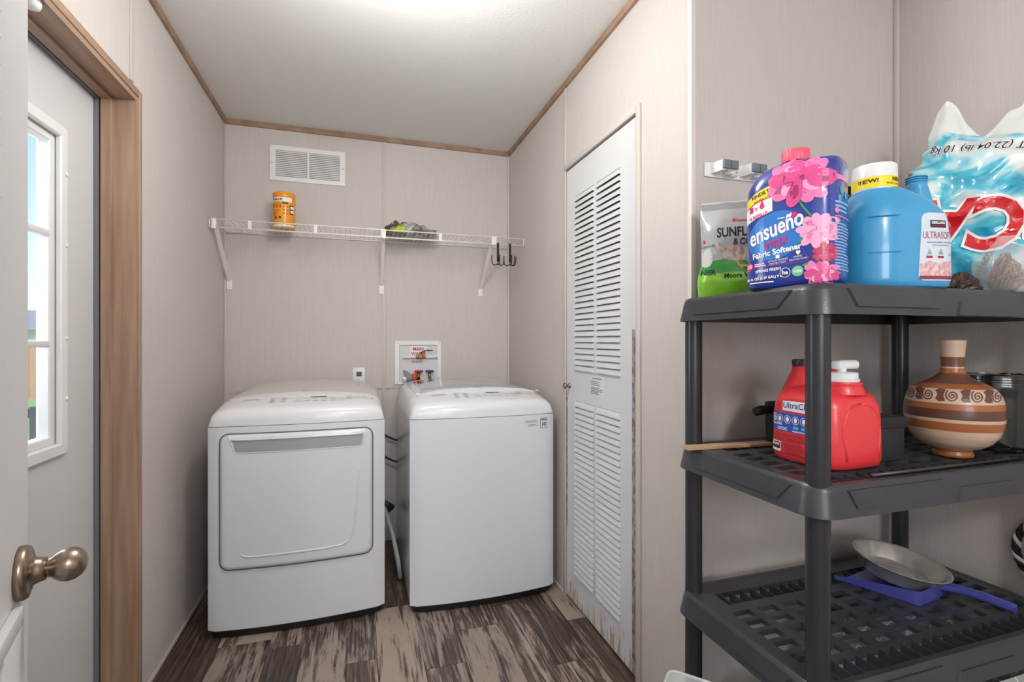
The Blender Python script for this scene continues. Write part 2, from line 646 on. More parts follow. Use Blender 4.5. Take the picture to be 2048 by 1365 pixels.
# hanging door-contact cup under the head casing
cup = thing('door_contact', 'small white plastic cup fixed to the brown head jamb of the exterior door', 'sensor', (XL - .012, 1.388, DZ - .016))
bm = bmesh.new()
lathe(bm, [(.016, 0), (.016, -.012), (.013, -.02), (.005, -.024)], 20)
bm_obj('body', bm, WHITE, cup, True)
bm = bmesh.new()
tube(bm, [(.0165 * math.cos(t), .0165 * math.sin(t), -.004) for t in [2 * PI * k / 20 for k in range(20)]], .0014, 6, True)
bm_obj('ring', bm, NICKEL, cup, True)


# ---- louvred metal doors
def louvre_mesh(wd, pitch, out=.0075, th=.0012):
    bm = bmesh.new()
    pr = [(-.004, pitch), (out * .2, pitch * .80), (out * .75, pitch * .42), (out, pitch * .10), (out, pitch * .02), (out - th, pitch * .02), (out * .75 - th, pitch * .42), (out * .2 - th, pitch * .80), (-.004 - th, pitch)]
    prism(bm, pr, 'x', -wd / 2, wd / 2)
    for s in (-1, 1):
        vs = [bm.verts.new((s * wd / 2, p[0], p[1])) for p in ((0, pitch * .9), (out, pitch * .10), (out, pitch * .02), (0, pitch * .02))]
        bm.faces.new(vs)
    bmesh.ops.recalc_face_normals(bm, faces=bm.faces[:])
    me = bpy.data.meshes.new('louvre')
    bm.to_mesh(me)
    bm.free()
    me.materials.append(DOORW)
    return me


LGAP = mat('louvre_gap_shade', (120, 121, 123), .8)  # grey sheet behind the slats carries the shade of the louvre gaps


def louvre_door(name, W, Hh, cols, rows_spec, nrows, dirty=None, label=None):
    """door leaf in local space: x 0..W, front face at y=0 facing +y, z up; cols = [(x0,x1)], rows_spec=[(z0,z1)]"""
    mt = dirty or DOORW
    bm = bmesh.new()
    xs = sorted({0, W} | {c for cc in cols for c in cc})
    zs = sorted({.012, Hh} | {r for rr in rows_spec for r in rr})
    for xa, xb in zip(xs, xs[1:]):
        for za, zb in zip(zs, zs[1:]):
            if any(c[0] <= xa and xb <= c[1] for c in cols) and any(r[0] <= za and zb <= r[1] for r in rows_spec):
                continue
            abox(bm, xa, xb, -.028, 0, za, zb)
    bmesh.ops.remove_doubles(bm, verts=bm.verts[:], dist=1e-5)
    d = tag(bm_obj(name, bm, mt), label, None, None, 'structure')
    for c in cols:
        for r in rows_spec:
            pitch = (r[1] - r[0]) / nrows
            me = louvre_mesh(c[1] - c[0], pitch)
            for i in range(nrows):
                o = link('louvre', me, None, d)
                o.location = ((c[0] + c[1]) / 2, 0, r[0] + i * pitch)
            b = box('louvre_gap_shade', c[0] - .005, c[1] + .005, -.027, -.024, r[0] - .005, r[1] + .005, LGAP, d)
    return d


def dirty_mat():
    m = mat('closet_door_white', (216, 217, 219), .4)
    n, l = m.node_tree.nodes, m.node_tree.links
    b = n['Principled BSDF']
    t = n.new('ShaderNodeTexCoord')
    mp = n.new('ShaderNodeMapping')
    mp.inputs['Scale'].default_value = (70, 70, 9)
    nz = n.new('ShaderNodeTexNoise')
    nz.inputs['Scale'].default_value = 1
    nz.inputs['Detail'].default_value = 5
    sp = n.new('ShaderNodeSeparateXYZ')
    mr = n.new('ShaderNodeMapRange')
    mr.inputs['From Min'].default_value = .02
    mr.inputs['From Max'].default_value = .26
    mr.inputs['To Min'].default_value = .62
    mr.inputs['To Max'].default_value = .25
    ml = n.new('ShaderNodeMath')
    ml.operation = 'ADD'
    cr = n.new('ShaderNodeValToRGB')
    cr.color_ramp.elements[0].position = 1.02
    cr.color_ramp.elements[0].position = .98
    cr.color_ramp.elements[1].position = 1.0
    cr.color_ramp.elements[0].color = lin((216, 217, 219))
    cr.color_ramp.elements[1].color = lin((190, 170, 148))
    l.new(t.outputs['Object'], mp.inputs[0])
    l.new(t.outputs['Object'], sp.inputs[0])
    l.new(mp.outputs[0], nz.inputs['Vector'])
    l.new(sp.outputs['Z'], mr.inputs['Value'])
    l.new(mr.outputs[0], ml.inputs[0])
    l.new(nz.outputs[0], ml.inputs[1])
    mr2 = n.new('ShaderNodeMath')
    mr2.operation = 'MULTIPLY'
    mr2.inputs[1].default_value = .9
    l.new(ml.outputs[0], mr2.inputs[0])
    l.new(mr2.outputs[0], cr.inputs[0])
    l.new(cr.outputs[0], b.inputs['Base Color'])
    return m


# closet door: local x runs along -y world (from hinge side?), front faces -x world
CDW = CY1 - CY0 - .008
d2 = louvre_door('door_2', CDW, CZ - .006, [(.114, .302), (.329, .510)], [(1.06, 1.838), (.147, .923)], 31, dirty_mat(), 'white louvred metal closet door with a small knob')
d2.rotation_euler = (0, 0, PI / 2)
d2.location = (XR + .002, CY0 + .004, 0)
# local x -> world +y ; local y(front) -> world -x. mirror columns accordingly (left column far)
bm = bmesh.new()
lathe(bm, [(.013, 0), (.013, .002), (.006, .004), (.006, .014), (.012, .018), (.0145, .024), (.012, .030), (.004, .032)], 20)
k = bm_obj('knob', bm, NICKEL, d2, True)
k.rotation_euler = (-PI / 2, 0, 0)
k.location = (CDW - .038, 0, .985)
for zz in (1.70,):
    box('hinge', -.012, .004, -.002, .004, zz, zz + .085, mat('brown_hinge', (150, 116, 88), .4, metal=.4), d2, .001)
tape = mat('silver_tape', (164, 162, 164), .4, metal=.1, rgb2=(124, 96, 104), vary=.07, vscale=(60, 60, 34))
box('tape_strip', -.003, .031, .0, .0016, .012, 1.232, tape, d2)
box('tape_strip', CDW - .014, CDW, .0, .0014, .33, .93, tape, d2)
pl = box('notice_label', .243, .360, .0, .0008, .966, 1.046, mat('label_paper', (226, 226, 224), .6), d2)
decal('print', bars2(-.355, .972, -.25, 1.004, 5, .45, 2) + bars2(-.355, 1.008, -.25, 1.03, 3, .35, 5) + rect2(-.34, 1.035, -.262, 1.039), INK, d2, (0, .0008, 0), (-1, 0, 0), (0, 0, 1))

# foreground door leaf, standing open at the left edge of the picture
DT = Vector((-.3, .954, 0)).normalized()
DP = Vector((-.410, .779, 0))
edge = DP + DT * .05
LW = .70
hinge = edge - DT * LW
d3 = louvre_door('door_3', LW, 1.985, [(.165, .360), (.390, .60)], [(1.06, 1.838), (.147, .846)], 27, None, 'white louvred door leaf standing open in the foreground')
# local x along DT from hinge, front (+y local) must face camera side: normal = (.954,.3) = rotate DT by -90 -> local y = rot(+90) of x, so flip leaf
ang = math.atan2(-DT.y, -DT.x)
d3.rotation_euler = (0, 0, ang)
d3.location = edge
bm = bmesh.new()
for x0, x1, z0, z1 in ((.076, .626, .846, .868), (.076, .165, .125, .846), (.600, .626, .125, .846), (.076, .626, .122, .147)):
    abox(bm, x0, x1, 0, .010, z0, z1, .002)
bm_obj('louvre_frame', bm, DOORW, d3, angle=40)
bm = bmesh.new()
lathe(bm, [(.0335, 0), (.0335, .006), (.0315, .010), (.024, .0125), (.0175, .014), (.0155, .019), (.014, .026)], 40)
ro = bm_obj('rose', bm, NICKEL, d3, True)
bm = bmesh.new()
# egg knob pointing out of the leaf
prof = [(.0115, .024), (.0125, .028), (.0135, .031), (.0175, .035), (.0215, .041), (.0228, .048), (.0215, .055), (.0175, .061), (.011, .0655), (.004, .067)]
loft(bm, [[(r * 1.0 * math.cos(2 * PI * q / 32), r * .92 * math.sin(2 * PI * q / 32), z) for q in range(32)] for r, z in prof])
eg = bm_obj('egg_knob', bm, NICKEL, d3, True)
for o in (ro, eg):
    o.rotation_euler = (-PI / 2, 0, 0)
    o.location = (.05, 0, .899)
# short return wall that carries the leaf's hinges
struct('wall_front', XL, hinge.x - .02, .02, .12, 0, ZC, WALLX)

# laundry ceiling lamp out of frame; second one added as fill behind camera
for i, ((lx, ly), en) in enumerate(((LAMP1, 15.0), (FILL_LAMP, 37.0))):
    t = thing('ceiling_lamp', ['white bowl ceiling lamp above the laundry floor', 'white bowl ceiling lamp added as fill behind the camera'][i], 'lamp', (lx, ly, ZC), 0, 'ceiling lamps')
    bm = bmesh.new()
    lathe(bm, [(.07, 0), (.07, -.015), (.06, -.022)], 40)
    bm_obj('base', bm, WHITE, t, True)
    bm = bmesh.new()
    lathe(bm, [(.010, -.02), (.010, -.08)], 16)
    bm_obj('stem', bm, NICKEL, t, True)
    bm = bmesh.new()
    lathe(bm, [(.15, -.075), (.148, -.085), (.13, -.115), (.10, -.135), (.05, -.150), (.004, -.155)], 40)
    bm_obj('dome', bm, mat('lamp_glass', (255, 250, 242), .4, emit=((255, 248, 240), 4.0)), t, True)
    L = light('lamp_light', 'POINT', (0, 0, -.29), en, (1.0, .985, .965), shadow_soft_size=.12)
    L.parent = t

# ================================================================== OUTSIDE, seen through the door lite
lawn = tag(box('lawn', -40, 0, -10, 60, -.75, -.6, mat('grass', (110, 160, 74), .9, bump=.6, bscale=(20, 20, 20), rgb2=(146, 190, 104), vary=.2, vscale=(3, 3, 3))), 'green lawn outside the exterior door', 'lawn')
fe = thing('wooden_fence', 'orange brown board fence standing beyond the lawn outside the door window', 'fence', (-13, 18.7, -.6))
FEN = mat('fence_wood', (176, 122, 78), .7, rgb2=(196, 146, 100), vary=.2, vscale=(12, 12, 1.5))
for i in range(56):
    b_ = box('board', -.066, .066, -.012, .012, 0, 1.57, FEN, fe)
    b_.location = (i * .14, 0, 0)
for zz in (.3, 1.25):
    box('rail', -.1, 7.9, .012, .05, zz, zz + .09, FEN, fe)
hs = thing('neighbour_house', 'pale house with a grey roof behind the fence outside', 'house', (-17, 33, -.6))
box('wall', -6, 7, 0, 6, 0, 2.35, mat('house_siding', (206, 192, 176), .7, rgb2=(216, 204, 188), vary=.2, vscale=(.4, .4, 14)), hs)
bm = bmesh.new()
prism(bm, [(-.5, 2.35), (6.5, 2.35), (3, 3.55)], 'x', -6.5, 7.5)
bm_obj('roof', bm, mat('house_roof', (136, 134, 136), .8), hs)
rl = thing('deck_railing', 'black metal deck railing just outside the exterior door', 'railing', (-2.2, 2.72, -.6))
bm = bmesh.new()
abox(bm, -1.6, .9, -.02, .02, 1.45, 1.49, .004)
bm_obj('top_rail', bm, DARK, rl)
for i in range(17):
    b_ = box('baluster', -.009, .009, -.009, .009, .1, 1.45, DARK, rl)
    b_.location = (-1.5 + i * .145, 0, 0)
b_ = box('bottom_rail', -1.6, .9, -.015, .015, .07, .1, DARK, rl)
for xx in (-1.55, .02, .85):
    box('post', xx - .03, xx + .03, -.03, .03, 0, 1.5, DARK, rl)


# ================================================================== WASHER AND DRYER
def machine(name, label, cat, cx, y0, W, D, zt):
    """front face at local y=0 (facing -y), centre x=0"""
    t = thing(name, label, cat, (cx, y0, 0))
    hw = W / 2
    BUL = .026

    def outline(ins=0.0, n=24, yback=D):
        pts = []
        for k in range(n + 1):
            s = -1 + 2 * k / n
            x = s * (hw - ins)
            y = ins + BUL * (s * s)
            if abs(s) > .93:      # soft vertical corners
                y += .012 * ((abs(s) - .93) / .07) ** 2
            pts.append((x, y))
        pts += [(hw - ins, yback - ins), (-hw + ins, yback - ins)]
        return pts
    bm = bmesh.new()
    loft(bm, [[(x, y, z) for x, y in outline(i)] for z, i in ((.034, .003), (.038, 0), (.845, 0), (.848, .003))])
    body = bm_obj('cabinet', bm, ENAMEL, t, angle=35)
    bm = bmesh.new()
    loft(bm, [[(x, y, z) for x, y in outline(i)] for z, i in ((.004, .014), (.034, .010))])
    bm_obj('toe_kick', bm, DARK, t)
    for sxx in (-1, 1):
        for yy in (.07, D - .07):
            bm = bmesh.new()
            lathe(bm, [(.022, 0), (.022, .004), (.012, .005), (.012, .02)], 14, sxx * (hw - .06), yy)
            bm_obj('foot', bm, DARK, t)
    # top shell: rolled front edge, sloping panel, flat across
    prof = [(.0, .850), (.001, .876), (.004, .893), (.011, .907), (.024, .917), (.042, .923), (.10, .936), (.165, .9495), (.19, .951), (.45, .955), (D - .02, .959), (D, .950), (D, .85)]
    NX = 40
    bm = bmesh.new()
    G = []
    for k in range(NX + 1):
        s = -1 + 2 * k / NX
        s = math.copysign(abs(s) ** .75, s)
        col = []
        for (py, pz) in prof:
            g = (1 - min(1, abs(s)) ** 9) ** (1 / 3.2)
            z = .850 + (pz - .850) * g
            y = py + BUL * s * s * (1 - min(1, py / .35)) + (.012 * ((abs(s) - .93) / .07) ** 2 if abs(s) > .93 and py < .1 else 0)
            z -= .005 * s * s * (pz - .85) / .1
            col.append(bm.verts.new((s * hw, y, z)))
        G.append(col)
    for A, B in zip(G, G[1:]):
        for j in range(len(prof) - 1):
            bm.faces.new((A[j], B[j], B[j + 1], A[j + 1]))
    top = bm_obj('top_cover', bm, ENAMEL2, t, True)
    # crowned lid
    lw, ly0, ly1 = hw - .045, .170, D - .025

    def crown(s, y):
        f_ = (y - ly0) / (ly1 - ly0)
        return .9405 + .008 * f_ + (.025 + .005 * f_) * max(0, 1 - s * s) ** .7
    return t, body, top, lw, ly0, ly1, crown


def lid_mesh(lw, ly0, ly1, crown, inset, x0=-1, x1=1, f0=0.0, f1=1.0, lift=0.0, base=.934, n=28, m=6):
    bm = bmesh.new()
    T, Bt = [], []
    for k in range(n + 1):
        s = x0 + (x1 - x0) * k / n
        ct, cb = [], []
        for j in range(m + 1):
            y = ly0 + (ly1 - ly0) * (f0 + (f1 - f0) * j / m)
            z = crown(s, y) + lift
            ct.append(bm.verts.new((s * lw, y, z)))
            cb.append(bm.verts.new((s * lw, y + (.006 if j == 0 else 0), base if base is not None else z - .004)))
        T.append(ct)
        Bt.append(cb)
    for k in range(n):
        for j in range(m):
            bm.faces.new((T[k][j], T[k + 1][j], T[k + 1][j + 1], T[k][j + 1]))
        bm.faces.new((T[k][0], Bt[k][0], Bt[k + 1][0], T[k + 1][0]))
        bm.faces.new((T[k][m], T[k + 1][m], Bt[k + 1][m], Bt[k][m]))
    for j in range(m):
        bm.faces.new((T[0][j], T[0][j + 1], Bt[0][j + 1], Bt[0][j]))
        bm.faces.new((T[n][j], Bt[n][j], Bt[n][j + 1], T[n][j + 1]))
    return bm


def panel_print(t, bvh, W, dx=0.0, seed=1):
    """small grey legends of the control panel, display window and start button"""
    k = W / .686
    o, U, V = (0, 0, .9), (1, 0, 0), (0, 1, 0)

    def P_(polys, nm, m, eps=.0006): decal(nm, [[(a * k, b) for a, b in p] for p in polys], m, t, o, U, V, bvh, eps, .02)
    P_(bars2(-.235, .128, -.165, .146, 2, .35, seed), 'panel_print', INK)
    ps = []
    for c in range(2):
        for r in range(3):
            x, y = -.13 + c * .045, .085 + r * .022
            ps += rect2(x, y, x + .022, y + .004) + rect2(x + .004, y + .007, x + .018, y + .009)
    for c in range(6):
        x = -.03 + c * .036
        ps += rect2(x, .085, x + .026, .088) + rect2(x + .003, .093, x + .02, .095) + rect2(x, .115, x + .022, .118)
    ps += rect2(.21, .118, .27, .121) + rect2(.19, .14, .205, .146) + rect2(.215, .141, .265, .144) + rect2(.285, .125, .297, .132)
    P_(ps, 'panel_print', INK)
    P_(ring2(.192, .118, .015, .0022), 'start_button', INK)
    P_(rect2(.186, .115, .198, .121), 'panel_print', INKD)
    P_(rect2(.03, .134, .098, .143), 'display_window', PK)
    P_(rect2(-.15, .078, -.07, .0785) + rect2(-.15, .15, -.07, .1505), 'panel_print', INK)


# dryer
t, body, top, lw, ly0, ly1, crown = machine('clothes_dryer', 'white front loading dryer with a square drop door and grey handle recess', 'dryer', -.229, 2.185, .682, .745, .98)
bm = lid_mesh(lw, ly0, ly1, crown, 0)
lid = bm_obj('top_lid', bm, mat('lid_pearl', (214, 209, 207), .3, coat=.2), t, angle=40)
bvt, bvl, bvb = bvh_of(top), bvh_of(lid), bvh_of(body)
panel_print(t, bvt, .682)
decal('logo', circ2(-.004, .20, .006, n=14) + text2('LG', .016, .016, .1945), INKD, t, (0, 0, .9), (1, 0, 0), (0, 1, 0), bvl, .0006)


def yf(x, hw=.341, BUL=.026):
    return BUL * (x / hw) ** 2


def front_plate(name, pts_outer, depth0, depth1, m, parent, bevel=.0):
    """slab that follows the bowed front; pts (x,z), from depth0 to depth1 (towards -y)"""
    bm = bmesh.new()
    A = [bm.verts.new((x, yf(x) - depth0, z)) for x, z in pts_outer]
    B = [bm.verts.new((x, yf(x) - depth1, z)) for x, z in pts_outer]
    C_ = [bm.verts.new((x * .985 - .015 * 0, yf(x) - depth1 - .002, .545 + (z - .545) * .985)) for x, z in pts_outer]
    n = len(A)
    for i in range(n):
        j = (i + 1) % n
        bm.faces.new((A[i], A[j], B[j], B[i]))
        bm.faces.new((B[i], B[j], C_[j], C_[i]))
    # cap rows: bridge left/right halves by x order
    bm.faces.new(C_)
    bmesh.ops.triangulate(bm, faces=[f for f in bm.faces if len(f.verts) > 4])
    return bm_obj(name, bm, m, parent, angle=50)


def fine(pts, step=.03):
    out = []
    for (a, b), (c, d) in zip(pts, pts[1:] + pts[:1]):
        k = max(1, int(math.hypot(c - a, d - b) / step))
        out += [(a + (c - a) * i / k, b + (d - b) * i / k) for i in range(k)]
    return out


def fine_open(pts, step=.02):
    out = []
    for (a, b), (c, d) in zip(pts, pts[1:]):
        k = max(1, int(math.hypot(c - a, d - b) / step))
        out += [(a + (c - a) * i / k, b + (d - b) * i / k) for i in range(k)]
    return out + [pts[-1]]


def grid_plate(name, x0, x1, z0, z1, r, y_off, m, parent, th=.006, nx=24, nz=24, soft=.010, yff=yf):
    """rounded rectangular plate following the bowed front, pillowed edges"""
    bm = bmesh.new()
    G = []
    cx, cz, hx, hz = (x0 + x1) / 2, (z0 + z1) / 2, (x1 - x0) / 2, (z1 - z0) / 2
    for i in range(nx + 1):
        col = []
        for j in range(nz + 1):
            a = -1 + 2 * i / nx
            b = -1 + 2 * j / nz
            a = math.copysign(1 - (1 - abs(a)) ** 1.6, a)
            b = math.copysign(1 - (1 - abs(b)) ** 1.6, b)
            x, z = a * hx, b * hz
            ex, ez = abs(x) - (hx - r), abs(z) - (hz - r)
            if ex > 0 and ez > 0:
                l_ = max(ex, ez)
                d_ = math.hypot(ex, ez)
                x = math.copysign(hx - r + ex * l_ / d_, x)
                z = math.copysign(hz - r + ez * l_ / d_, z)
                dist = r - math.hypot(abs(x) - (hx - r), abs(z) - (hz - r))
            else:
                dist = min(hx - abs(x), hz - abs(z))
            f_ = min(1, max(0, dist) / soft)
            y = yff(cx + x) - y_off - th * math.sqrt(1 - (1 - f_) ** 2)
            col.append(bm.verts.new((cx + x, y, cz + z)))
        G.append(col)
    for i in range(nx):
        for j in range(nz):
            bm.faces.new((G[i][j], G[i + 1][j], G[i + 1][j + 1], G[i][j + 1]))
    return bm_obj(name, bm, m, parent, True)


# recess seam round the door, door plate, handle pocket and raised U-shaped bead
def outline_tube(pts, r, yo):
    bm = bmesh.new()
    tube(bm, [(x, yf(x) - yo, z) for x, z in pts], r, 8, True)
    return bm


rr = fine(rrect(-.296, .290, .276, .820, .036, 6), .03)
bm_obj('door_gap', outline_tube(rr, .0026, -.0002), mat('door_shadow_gap', (104, 106, 110), .7), t, True)
dp = grid_plate('door', -.293, .287, .279, .817, .034, .0005, ENAMEL, t, .011)
bvd = bvh_of(dp)
hp = [(-.262, .818), (.256, .818), (.243, .752), (.235, .746), (-.237, .746), (-.246, .752)]
decal('handle_recess', poly2([(-.262 + .017, .793), (.252, .793), (.243, .752), (.235, .746), (-.230, .746), (-.238, .752)]), GREYP, dp, (0, 0, 0), (1, 0, 0), (0, 0, 1), bvd, .0012, .03)
bm = bmesh.new()
tube(bm, [(x, yf(x) - .0118, z) for x, z in fine_open([(-.262, .816), (-.240, .750), (-.232, .744), (.237, .744), (.246, .750), (.259, .816)], .03)], .0022, 6)
bm_obj('handle_edge', bm, ENAMEL, dp, True)
bm = bmesh.new()
abox_pts = [(-.255, .800), (.255, .800), (.255, .792), (-.247, .792)]
tube(bm, [(x, yf(x) - .0135, .797) for x in [-.250 + .5 * i / 20 for i in range(21)]], .004, 8)
bm_obj('handle_lip', bm, ENAMEL, dp, True)
bead = [(.233, .66), (.228, .58), (.222, .50), (.214, .42), (.205, .372), (.190, .347), (.165, .335), (.10, .330), (-.10, .327), (-.18, .327), (-.205, .331), (-.220, .345)]
bm = bmesh.new()
bead = fine_open(bead)
tube(bm, [(x, yf(x) - .0098, z) for x, z in bead], [.003] + [.0052] * (len(bead) - 2) + [.002], 8)
bm_obj('door_bead', bm, ENAMEL, dp, True)

# washer
t, body, top, lw, ly0, ly1, crown = machine('washing_machine', 'white top loading washer with a glass lid beside the dryer', 'washer', .551, 2.13, .672, .74, .98)
bm = lid_mesh(lw, ly0, ly1, crown, 0)
lid = bm_obj('lid', bm, mat('lid_frame', (226, 226, 226), .18, coat=.6), t, angle=40)
bm = lid_mesh(lw, ly0, ly1, crown, 0, -.90, .93, .10, .88, .0012, None)
bm_obj('lid_glass', bm, mat('smoked_lid_glass', (158, 162, 164), .05, coat=1.0), lid, True)
bvt, bvl, bvb = bvh_of(top), bvh_of(lid), bvh_of(body)
panel_print(t, bvt, .672, 0, 4)
decal('logo', circ2(-.004, .198, .006, n=14) + text2('LG', .016, .016, .1925), INKD, t, (0, 0, .9), (1, 0, 0), (0, 1, 0), bvl, .0022)
for xx in (-.29, .29):
    bm = bmesh.new()
    lathe(bm, [(.010, .945), (.010, .9485), (.006, .950)], 16, xx, .14)
    bm_obj('lid_bumper', bm, WHITE, t)
decal('warranty_badge', rect2(.262, .783, .296, .785) + rect2(.262, .829, .296, .831) + rect2(.262, .783, .264, .831) + rect2(.294, .783, .296, .831) + text2('10', .023, .279, .793, bold=.0006) + rect2(.266, .819, .292, .822) + rect2(.266, .824, .292, .826), INKD, t, (0, 0, 0), (1, 0, 0), (0, 0, 1), bvb, .0008, .02)
decal('small_print', bars2(.185, .812, .255, .826, 3, .3, 3) + bars2(.20, .795, .258, .808, 2, .3, 8), INK, t, (0, 0, 0), (1, 0, 0), (0, 0, 1), bvb, .0008, .02)

# hoses and cords between the machines
o = thing('drain_hose', 'grey corrugated drain hose hanging between dryer and washer', 'hose', (.165, 2.70, 0))
bm = bmesh.new()
tube(bm, [(-.028, -.02, .30), (-.018, -.06, .27), (.005, -.14, .20), (.026, -.22, .10), (.033, -.24, .03), (.033, -.18, .013), (.03, .1, .013)], .011, 10)
bm_obj('hose_tube', bm, mat('grey_hose', (170, 170, 172), .45), o, True)
bm = bmesh.new()
tube(bm, [(-.06, .285, .66), (.0, .28, .625), (.05, .28, .60), (.10, .285, .63)], .006, 8)
bm_obj('power_cord', bm, DARK, o, True)
bm = bmesh.new()
tube(bm, [(-.06, .27, .54), (.0, .265, .50), (.05, .265, .475), (.10, .27, .51)], .006, 8)
bm_obj('power_cord', bm, DARK, o, True)
bm = bmesh.new()
tube(bm, [(-.034, .10, .30), (-.010, .08, .29), (.018, .12, .26), (.010, .17, .235), (-.030, .15, .215)], .014, 8)
bm_obj('vent_coil', bm, mat('dark_hose', (50, 48, 48), .4), o, True)

# ================================================================== BACK WALL FITTINGS
vt = thing('air_vent', 'white louvred return air grille high on the back wall', 'vent', (-.27, YB, 2.186))
bm = bmesh.new()
VW, VH = .199, .0985
frame_y(bm, -VW, VW, -VH, VH, .030, .030, .026, .026, -.008, -.0002)
bm_obj('frame', bm, WHITE, vt, angle=20)
box('mullion', -.0045, .0045, -.0075, -.001, -VH + .026, VH - .026, WHITE, vt)
box('duct_shade', -VW + .02, VW - .02, -.001, -.0004, -VH + .02, VH - .02, mat('vent_shade', (180, 178, 176), .8), vt)  # flat sheet behind the slats, toned to stand for shade in the duct
bm = bmesh.new()
prism(bm, [(-.007, -.0035), (-.0062, -.0042), (-.001, .0028), (-.0018, .0035)], 'x', -.084, .084)
bmesh.ops.recalc_face_normals(bm, faces=bm.faces[:])
fin = bpy.data.meshes.new('fin')
bm.to_mesh(fin)
bm.free()
fin.materials.append(WHITE)
for s in (-1, 1):
    for i in range(14):
        o = link('slat', fin, None, vt)
        o.location = (s * .0872, 0, -VH + .033 + i * .0102)
for s in (-1, 1):
    bm = bmesh.new()
    lathe(bm, [(.004, 0), (.003, .002)], 10)
    o = bm_obj('screw', bm, mat('screw_grey', (170, 170, 170), .4), vt)
    o.rotation_euler = (PI / 2, 0, 0)
    o.location = (s * (VW - .012), -.008, 0)

ol = thing('dryer_outlet', 'white wall outlet plate behind the dryer', 'outlet', (.005, YB, .975))
box('plate', -.034, .034, -.006, 0, -.055, .058, WHITE, ol, .003)
box('socket', -.014, .016, -.009, -.006, .008, .034, mat('socket_grey', (92, 90, 90), .5), ol, .002)

# washing machine supply box let into the wall
sb = thing('washer_supply_box', 'white recessed supply box with water valves behind the washer', 'supply box', (.349, YB, 1.058))
bm = bmesh.new()
HWB, HHB = .140, .131
frame_y(bm, -HWB, HWB, -HHB, HHB, .028, .026, .020, .026, -.012, -.0002, .003)
bm_obj('flange', bm, WHITE, sb, angle=20)
box('back_panel', -HWB + .026, HWB - .024, -.0035, -.0005, -HHB + .018, HHB - .024, mat('box_inside', (214, 214, 216), .5), sb)
decal('sign_plate', rect2(-.050, .022, .052, .1), mat('sign_white', (236, 234, 232), .5), sb, (0, -.0035, 0), (1, 0, 0), (0, 0, 1))
SR = mat('sign_red', (196, 40, 62), .5)
decal('sign_text', text2('MAIN', .026, .0, .074, bold=.0007) + text2('WATER', .026, .002, .046, bold=.0007), SR, sb, (0, -.0045, 0), (1, 0, 0), (0, 0, 1))
decal('sign_text', rect2(-.045, .024, .05, .026), SR, sb, (0, -.0045, 0), (1, 0, 0), (0, 0, 1))
decal('small_print', bars2(-.04, -.0, .03, .014, 3, .3, 4), INKD, sb, (0, -.0045, 0), (1, 0, 0), (0, 0, 1))
bm = bmesh.new()
tube(bm, [(-.095, -.016, .034), (-.015, -.016, .034)], .0085, 10)
tube(bm, [(.042, -.016, .034), (.114, -.016, .034)], .0085, 10)
bm_obj('water_pipe', bm, WHITE, sb, True)
bm = bmesh.new()
abox(bm, -.002, .028, -.030, -.004, .022, .052, .006)
tube(bm, [(.013, -.017, .05), (.013, -.017, .064)], .007, 8)
tube(bm, [(-.016, -.016, .034), (.042, -.016, .034)], .010, 8)
bm_obj('ball_valve', bm, BRASS, sb)
bm = bmesh.new()
tube(bm, [(.013, -.017, .063), (.03, -.02, .066), (.04, -.022, .074), (.085, -.022, .074)], .0035, 8)
bm_obj('valve_lever', bm, DARK, sb, True)
for xx, c, nm in ((.0, (186, 30, 46), 'red_handle'), (.066, (74, 74, 140), 'blue_handle')):
    bm = bmesh.new()
    n = 32
    loft(bm, [[(xx + (r + .003 * math.cos(8 * 2 * PI * q / n)) * math.cos(2 * PI * q / n), -.026 + (r + .003 * math.cos(8 * 2 * PI * q / n)) * math.sin(2 * PI * q / n), z) for q in range(n)] for r, z in ((.018, -.058), (.024, -.054), (.024, -.050), (.018, -.046))])
    bm_obj(nm, bm, mat(nm, c, .4), sb, True)
    bm = bmesh.new()
    tube(bm, [(xx, -.026, -.055), (xx, -.026, -.085), (xx, -.02, -.105)], [.007, .008, .011], 10)
    bm_obj('valve_body', bm, BRASS, sb, True)
bm = bmesh.new()
lathe(bm, [(.014, -.11), (.015, -.085), (.013, -.066)], 14, -.026, -.024)
bm_obj('orange_coupling', bm, mat('orange_fitting', (226, 84, 34), .45), sb, True)
bm = bmesh.new()
tube(bm, [(-.09, -.02, -.045), (-.075, -.024, -.06), (-.055, -.026, -.085), (-.05, -.026, -.112)], [.004, .012, .020, .021], 12)
bm_obj('drain_elbow', bm, mat('grey_fitting', (140, 146, 148), .45), sb, True)
bm = bmesh.new()
lathe(bm, [(.014, -.112), (.014, -.088), (.010, -.084)], 14, -.083, -.024)
bm_obj('white_cap', bm, WHITE, sb, True)
for xx in (-.125, .128):
    for zz in (-.118, .118):
        bm = bmesh.new()
        lathe(bm, [(.003, 0), (.002, .0015)], 8)
        o = bm_obj('screw', bm, MATS['screw_grey'], sb)
        o.rotation_euler = (PI / 2, 0, 0)
        o.location = (xx, -.012, zz)
# thin white horizontal wall strip low behind the machines
struct('trim_16', XL, XR, YB - .005, YB, .905, .917, mat('ledge_trim', (198, 190, 182), .5))

# ================================================================== WIRE SHELF
SY, SZ = 2.705, 1.784
ws = thing('wire_shelf', 'white wire wall shelf on three brackets along the back wall', 'shelf', ((XL + XR) / 2, YB, SZ))
SW = (XR - XL) / 2 - .006


def wtube(nm, pts, r, n=8):
    bm = bmesh.new()
    tube(bm, pts, r, n)
    return bm_obj(nm, bm, WIRE, ws, True)


